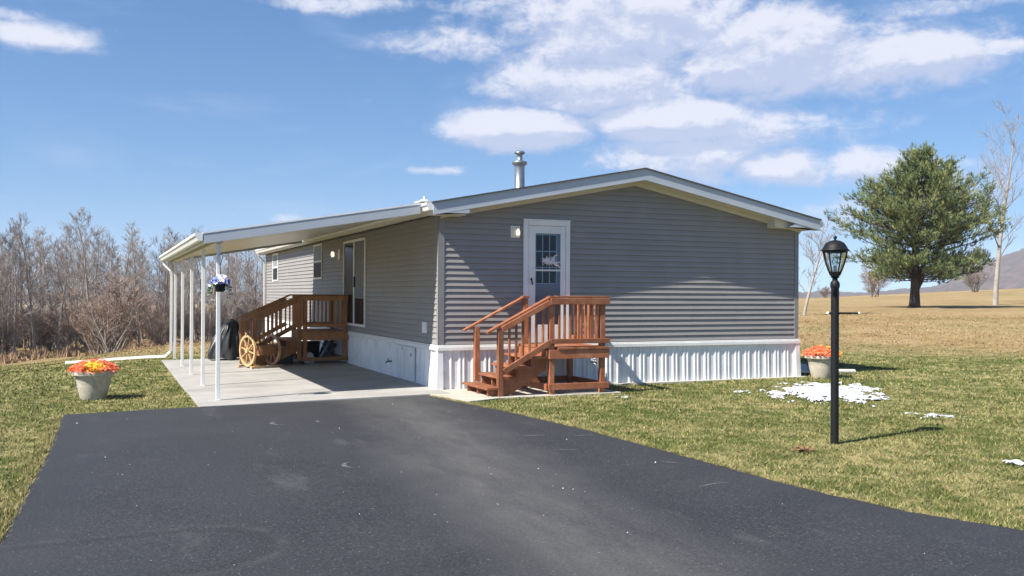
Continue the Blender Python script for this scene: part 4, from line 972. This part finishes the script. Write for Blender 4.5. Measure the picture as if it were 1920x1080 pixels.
def litter():
    m=MB(); rnd=random.Random(12); n=0
    while n<420:
        px=rnd.uniform(-40,1960); d=7+17*rnd.random(); x,y=at(px,d)
        if (interp(DL,y)-.05<x<interp(DR,y)+.05 and y<-.5) or (-4.1<x<8 and y>-1.6): continue
        n+=1; s_=rnd.uniform(.012,.032); a=rnd.uniform(0,6.28); z=hgt(x,y)+rnd.uniform(.015,.04); t=rnd.uniform(-.5,.5)
        u=Vector((math.cos(a),math.sin(a),t))*s_; v=Vector((-math.sin(a),math.cos(a),rnd.uniform(-.4,.4)))*s_*.6; c=Vector((x,y,z)); m.add([c-u,c+v,c+u,c-v],[(0,1,2,3)])
    o=m.build('dead_leaves',M['deadleaf']); tag(o,'dry brown leaves scattered over the lawn','leaves',kind='stuff')
    x,y=at(1507,10.5); m=MB()
    for i in range(60):
        c=Vector((x+rnd.gauss(0,.07),y+rnd.gauss(0,.05),hgt(x,y)+rnd.uniform(.01,.05))); s_=.03; a=rnd.uniform(0,6.28); u=Vector((math.cos(a),math.sin(a),rnd.uniform(-.6,.6)))*s_; v=Vector((-math.sin(a),math.cos(a),rnd.uniform(-.5,.5)))*s_*.6; m.add([c-u,c+v,c+u,c-v],[(0,1,2,3)])
    o=m.build('leaf_clump',M['deadleaf']); tag(o,'small clump of brown dead leaves on the lawn left of the lamp post','leaves')
litter()
# ================================================================ trees
def tree_mesh(seed,H,trunk_r,crown0,spread,nl,levels,lean=.1,up=.55,twig_r=.012,trunks=1,dens=1.0,wob=.12,strt=.09):
    rnd=random.Random(seed); T=MB(); B=MB()
    def grow(p,d,L,r,lev,mb):
        n=4 if lev<2 else 2; pts=[p]; rs=[r]; q=p.copy(); dd=d.copy()
        rend=max(twig_r*.6,r*.35)
        for i in range(n):
            dd=(dd+Vector((rnd.uniform(-1,1),rnd.uniform(-1,1),rnd.uniform(-.3,.8)))*wob).normalized(); q=q+dd*(L/n); pts.append(q.copy()); rs.append(r+(rend-r)*(i+1)/n)
        mb.tube(pts,rs,5 if lev<2 else 3,cap=False)
        if lev>=levels: return
        k=int((7,6,5,4)[min(lev,3)]*dens+rnd.random())
        for j in range(k):
            f=rnd.uniform(.25,1.0); idx=min(n-1,int(f*n)); tt=f*n-idx; pp=pts[idx].lerp(pts[idx+1],tt); rr=rs[idx]+(rs[idx+1]-rs[idx])*tt
            a=rnd.uniform(0,6.283); o=dd.orthogonal().normalized(); side=(o*math.cos(a)+dd.cross(o)*math.sin(a)); nd_=(dd*rnd.uniform(.5,1.1)+side*rnd.uniform(.5,1.0)+Vector((0,0,up*.4))).normalized()
            grow(pp,nd_,L*rnd.uniform(.38,.62),max(twig_r,rr*.6),lev+1,B)
    for t in range(trunks):
        d=Vector((rnd.uniform(-lean,lean),rnd.uniform(-lean,lean),1)).normalized() if trunks==1 else Vector((rnd.uniform(-.5,.5),rnd.uniform(-.5,.5),1)).normalized()
        n=9; pts=[Vector((rnd.uniform(-.3,.3),rnd.uniform(-.3,.3),-.2)) if trunks>1 else Vector((0,0,-.3))]; rs=[trunk_r*1.25]; q=pts[0].copy()
        hh=H*rnd.uniform(.8,1) if trunks>1 else H
        for i in range(n):
            d=(d+Vector((rnd.uniform(-1,1),rnd.uniform(-1,1),.35))*strt).normalized(); q=q+d*(hh/n); pts.append(q.copy()); rs.append(trunk_r*(1-(i+1)/n)**.8+twig_r)
        T.tube(pts,rs,7,cap=False)
        for j in range(nl):
            f=crown0+(1-crown0)*(j+rnd.random())/nl; f=min(f,.985); idx=min(n-1,int(f*n)); tt=f*n-idx; pp=pts[idx].lerp(pts[idx+1],tt); rr=rs[idx]
            a=j*2.4+rnd.uniform(-.5,.5); ang=Vector((math.cos(a),math.sin(a),up+rnd.uniform(0,.7))).normalized()
            L=spread*(1.05-f*.75)*rnd.uniform(.7,1.15)*(1 if f>crown0+.08 else .6)
            grow(pp,ang,L,max(twig_r*1.4,rr*.32),1,B)
    return T,B
def proto(name,seedargs,mt_,mb_):
    T,B=tree_mesh(**seedargs); r=bpy.data.objects.new(name,None); r['_o']=(0,0,0); COL.objects.link(r)
    T.build('trunk',mt_,r,True); B.build('branches',mb_,r,False); return r
used=set()
def place(p,x,y,sc,rz,label,cat,group=None,zoff=0,sz=None):
    o=p if p.name not in used else copy_tree(p); used.add(p.name)
    o.location=(x,y,hgt(x,y)+zoff); o.rotation_euler=(0,0,rz); o.scale=(sc,sc,sz or sc); o['_o']=(0,0,0)
    for k in ('label','category','group'): 
        if k in o: del o[k]
    tag(o,label,cat,group); return o
rnd=random.Random(21)
woods=[proto('bare_tree',dict(seed=s,H=h,trunk_r=.12,crown0=.22,spread=3.3,nl=24,levels=3,up=.95,twig_r=.011,dens=1.12,wob=.10),M['bark'],M['twig']) for s,h in ((1,11.5),(2,12.5),(3,10.5),(4,12))]
shrubs=[proto('bare_shrub',dict(seed=s,H=4.2,trunk_r=.05,crown0=.12,spread=1.7,nl=10,levels=3,up=.5,twig_r=.0105,trunks=9,dens=1.0,wob=.13),M['twig'],M[c]) for s,c in ((11,'twigred'),(12,'twig'),(13,'twigred'))]
# wood edge runs from near-left to far-right
k=0
for row,(dd,cnt) in enumerate(((0,26),(7,28),(15,26),(25,24),(38,24))):
    for i in range(cnt):
        px=-170+830*(i+rnd.uniform(.1,.9))/cnt; base=74+ .05*max(0,px)+dd+rnd.uniform(-2.5,2.5); x,y=at(px,base)
        place(woods[rnd.randrange(4)],x,y,rnd.uniform(.60,.92)*(1+.004*dd),rnd.uniform(0,6.28),'tall bare grey tree in the wood beyond the left lawn','tree','bare trees of the wood beyond the left lawn')
for i in range(84):
    px=-170+830*(i+rnd.random())/84; base=71+.05*max(0,px)+rnd.uniform(0,22); x,y=at(px,base)
    place(shrubs[rnd.randrange(3)],x,y,rnd.uniform(.6,1.1),rnd.uniform(0,6.28),'brown leafless undergrowth shrub at the foot of the wood','shrub','leafless shrubs under the wood')
# stand-outs before the wood
x,y=at(208,58); place(shrubs[0],x,y,1.15,.4,'large rounded reddish bare bush standing in front of the wood','bush')
x,y=at(190,59.5); place(shrubs[2],x,y,1.0,2.4,'rounded bare bush overlapping the big red bush on its left','bush')
x,y=at(212,57); place(proto('pale_stem_tree',dict(seed=31,H=3.8,trunk_r=.05,crown0=.25,spread=1.5,nl=6,levels=2,up=.6,twig_r=.010,trunks=3,dens=.8),M['pale'],M['twig']),x,y,.8,0,'small pale stemmed bare tree inside the big red bush by the wood','tree')
x,y=at(302,60); place(shrubs[2],x,y,.62,1.4,'low reddish bush just left of the carport downspout','bush')
# dead weeds along the wood edge
def weeds():
    m=MB(); rnd=random.Random(5)
    for i in range(16000):
        px=rnd.uniform(-160,640); d=60+.055*max(0,px)+rnd.uniform(3,13)*rnd.choice((1,1,2.4))+3*math.sin(px*.02); x,y=at(px,d); z=hgt(x,y)-.03; h=rnd.uniform(.12,.45)*(1+.5*math.sin(px*.11)+.4*math.sin(px*.31))*(1 if px<300 else .7); a=rnd.uniform(0,6.28); l=rnd.uniform(0,.3)
        w_=rnd.uniform(.04,.1); m.add([(x-w_*math.cos(a),y-w_*math.sin(a),z),(x+w_*math.cos(a),y+w_*math.sin(a),z),(x+l*math.sin(a),y+l*math.cos(a),z+h)],[(0,1,2)])
    o=m.build('dead_weeds',M['weed']); tag(o,'bank of brown dead weeds along the edge of the wood','weeds',kind='stuff')
weeds()
# right hand side trees
x,y=at(1866,68); PT=place(proto('pale_bare_tree',dict(seed=45,H=12.8,trunk_r=.17,crown0=.2,spread=4.8,nl=22,levels=3,up=1.1,twig_r=.012,dens=.85,lean=.01,wob=.09,strt=.035),M['pale'],M['paletwig']),x,y,.92,2.2,'tall pale barked leafless tree at the right edge behind the pine','tree')
x,y=at(1506,45); place(proto('slender_bare_tree',dict(seed=52,H=4.1,trunk_r=.07,crown0=.22,spread=2.1,nl=12,levels=3,up=.9,twig_r=.009,dens=.9,lean=.12,strt=.05),M['pale'],M['paletwig']),x,y,1,.3,'small slender grey bare tree just right of the house','tree')
x,y=at(1640,120); place(shrubs[0],x,y,1.25,2,'low reddish bare bush on the skyline between lamp post and pine','bush',sz=.95)
x,y=at(1825,125); place(shrubs[1],x,y,1.2,1,'rounded grey bare bush on the skyline left of the pale tree','bush',sz=.95)
x,y=at(1548,135); place(shrubs[2],x,y,.6,1,'tiny dark bush on the skyline behind the lamp post','bush',sz=.42)
# ---------------- pine
def pine():
    x0,y0=at(1715,56.5); z0=hgt(x0,y0); r=thing('pine_tree',(x0,y0,z0),'broad dark green pine tree standing alone in the dry field','tree')
    rnd=random.Random(77); T=MB(); C_=MB(); o=Vector((x0,y0,z0))
    prof=[(1.6,1.5),(2.3,2.7),(3.1,3.7),(4.1,4.1),(5.0,3.7),(5.8,3.0),(6.6,2.3),(7.4,1.5),(8.3,.7),(10.0,.2)]
    def rad(z):
        for (a,b),(c,d) in zip(prof,prof[1:]):
            if a<=z<=c: return b+(d-b)*(z-a)/(c-a)
        return .2
    tp=[o+Vector((0,0,-.2)),o+Vector((0,0,.15)),o+Vector((.02,0,.8)),o+Vector((.05,0,2)),o+Vector((.1,.05,4.5)),o+Vector((.3,0,6.5)),o+Vector((.45,0,8.7))]
    T.tube(tp,[.48,.30,.25,.21,.16,.09,.03],9,cap=False)
    vr=Vector((math.cos(YAW),-math.sin(YAW),0))
    T.tube([o+Vector((.03,0,.95)),o+vr*.35+Vector((0,0,1.5)),o+vr*.5+Vector((0,0,2.4)),o+vr*1.0+Vector((0,0,4.5))],[.17,.15,.12,.05],8,cap=False)
    T.tube([o+Vector((0,0,1.5)),o-vr*.5+Vector((0,0,2.2)),o-vr*1.2+Vector((0,0,3.2))],[.12,.1,.05],8,cap=False)
    def tuft(p,d,s,mi):
        u=d.orthogonal().normalized(); v=d.cross(u)
        for k in range(8):
            t=rnd.uniform(0,6.28); sp_=rnd.uniform(.25,1.0); e=(d+(u*math.cos(t)+v*math.sin(t))*sp_).normalized(); side=e.cross(Vector((rnd.uniform(-1,1),rnd.uniform(-1,1),rnd.uniform(-1,1)))).normalized()*.017
            b=p+d*rnd.uniform(-.1,.06); L=s*rnd.uniform(.7,1.15); C_.add([b-side,b+side,b+e*L],[(0,1,2)],mi)
    nb=145
    for i in range(nb):
        z=1.65+7.0*((i+rnd.random())/nb)**1.0; a=i*2.39996+rnd.uniform(-.35,.35); R_=rad(min(9.9,z+.35))*rnd.choice((.55,.75,.9,1.0,1.12))
        sx=math.cos(a)*vr.x+math.sin(a)*vr.y
        if z<6 and abs(sx)>.75 and rnd.random()<.3: R_*=1.12
        base=o+Vector((.05*z,0,z-.25)); d=Vector((math.cos(a),math.sin(a),0)); rise=.30+.07*z+rnd.uniform(-.1,.25)
        if z<3: rise=rnd.uniform(-.05,.15)
        n=6; P=[base+d*(R_*k/n)+Vector((0,0,rise*R_*(k/n)**1.6*.6+rnd.uniform(-.05,.05))) for k in range(n+1)]
        T.tube(P,[max(.012,.07*(1-k/n)*(R_/5+.3)) for k in range(n+1)],4,cap=False)
        ns=int(5+R_*3.8)
        for s in range(ns):
            f=.22+.78*(s+rnd.random())/ns; k=min(n-1,int(f*n)); p=P[k].lerp(P[k+1],f*n-k); sd=d.cross(Vector((0,0,1)))*rnd.choice((-1,1)); L=(.35+.85*(1-abs(f-.55)))*min(1,R_/2.5+.25)*rnd.uniform(.6,1.1)
            dd=(d*rnd.uniform(.5,1.1)+sd*rnd.uniform(.2,1)+Vector((0,0,rnd.uniform(.05,1.3)))).normalized(); e=p+dd*L; T.tube([p,e],[.015,.007],3,cap=False)
            nt_=int(3+L*4.2)
            mi=0 if rnd.random()<.6 else 1
            for q in range(nt_):
                g=.25+.75*q/nt_; pp=p+dd*(L*g)+Vector((rnd.uniform(-.13,.13),rnd.uniform(-.13,.13),rnd.uniform(-.16,.26))); td=(dd*.6+Vector((rnd.uniform(-.6,.6),rnd.uniform(-.6,.6),rnd.uniform(.1,.9)))).normalized(); tuft(pp,td,.23,mi)
        tuft(P[-1],d+Vector((0,0,.5)),.25,0)
    for i in range(30):
        p=o+Vector((.5+rnd.uniform(-.35,.35),rnd.uniform(-.35,.35),rnd.uniform(8.1,9.1))); tuft(p,Vector((rnd.uniform(-.2,.2),rnd.uniform(-.2,.2),1)).normalized(),.26,0)
    for i in range(46):
        a=rnd.uniform(0,6.28); z=rnd.uniform(4.5,8.6); rr=rad(z)*rnd.uniform(.55,.95); p=o+Vector((rr*math.cos(a)+.05*z,rr*math.sin(a),z)); L=rnd.uniform(.4,.85)
        T.tube([p-Vector((0,0,.5)),p+Vector((0,0,L))],[.02,.007],3,cap=False)
        for q in range(9): tuft(p+Vector((rnd.uniform(-.09,.09),rnd.uniform(-.09,.09),L*q/8-.1)),Vector((rnd.uniform(-.35,.35),rnd.uniform(-.35,.35),1)).normalized(),.2,1)
    T.build('trunk',M['barkpine'],r,True); C_.build('crown',[M['needle'],M['needle2']],r); print('pine tris',len(C_.f))
M['needle']=mat('needle',(.145,.185,.07),(.09,.13,.05),1.2,.65,spec=.3)
M['needle2']=mat('needle2',(.24,.26,.095),(.15,.18,.065),1.2,.65,spec=.3)
pine()
# ================================================================ distant hills
M['hill']=mat('hill',(.115,.078,.066),(.035,.03,.03),.08,.95,detail=12)
def hills():
    vs=[];fs=[]; A=[i*.12 for i in range(-300,360)]
    def top(a,k):
        px=960+FPX*math.tan(R(a)) if abs(a)<60 else 2500
        base=.0
        y=[(-900,0),(900,0),(1480,4),(1540,6),(1620,5),(1690,12),(1750,17),(1800,32),(1850,56),(1920,78),(2050,110),(2300,90),(2600,60),(4000,30)]
        v=y[-1][1]
        for (p0,v0),(p1,v1) in zip(y,y[1:]):
            if p0<=px<=p1: v=v0+(v1-v0)*(px-p0)/(p1-p0)
        return v
    rows=[(1300,-30,0),(1450,.45,1),(1600,.85,1),(1750,1.0,1),(1900,.9,1),(2300,-20,0)]
    for d,f,fl in rows:
        for a in A:
            t=YAW+R(a); v=top(a,0); Hh=v/FPX*1750*f+ (3*noise.noise(Vector((a*.35,d*.01,0)))+2.5*noise.noise(Vector((a*1.3,d*.02,5)))+2.2*noise.noise(Vector((a*5.3,d*.1,9))) if fl else 0)
            z=-30 if not fl else 1.7+Hh
            vs.append((CAM.x+d*math.sin(t),CAM.y+d*math.cos(t),z))
    n=len(A); 
    for i in range(len(rows)-1):
        for j in range(n-1): fs.append((i*n+j,i*n+j+1,(i+1)*n+j+1,(i+1)*n+j))
    m=MB(); m.add(vs,fs); o=m.build('hills',M['hill'],None,True); o['kind']='structure'
hills()
# ================================================================ haze
def haze():
    m=MB(); m.box(-2620,2620,-2630,2600,-45,128); mt_=bpy.data.materials.new('haze'); mt_.use_nodes=True; n=mt_.node_tree.nodes; n.remove(n['Principled BSDF']); v=n.new('ShaderNodeVolumePrincipled'); v.inputs['Color'].default_value=(.86,.92,1,1); v.inputs['Density'].default_value=.00021
    mt_.node_tree.links.new(v.outputs[0],n['Material Output'].inputs['Volume']); o=m.build('haze',mt_); o['kind']='stuff'
USE_HAZE=True
if USE_HAZE: haze()
for o in scene.objects:
    if '_o' in o: del o['_o']
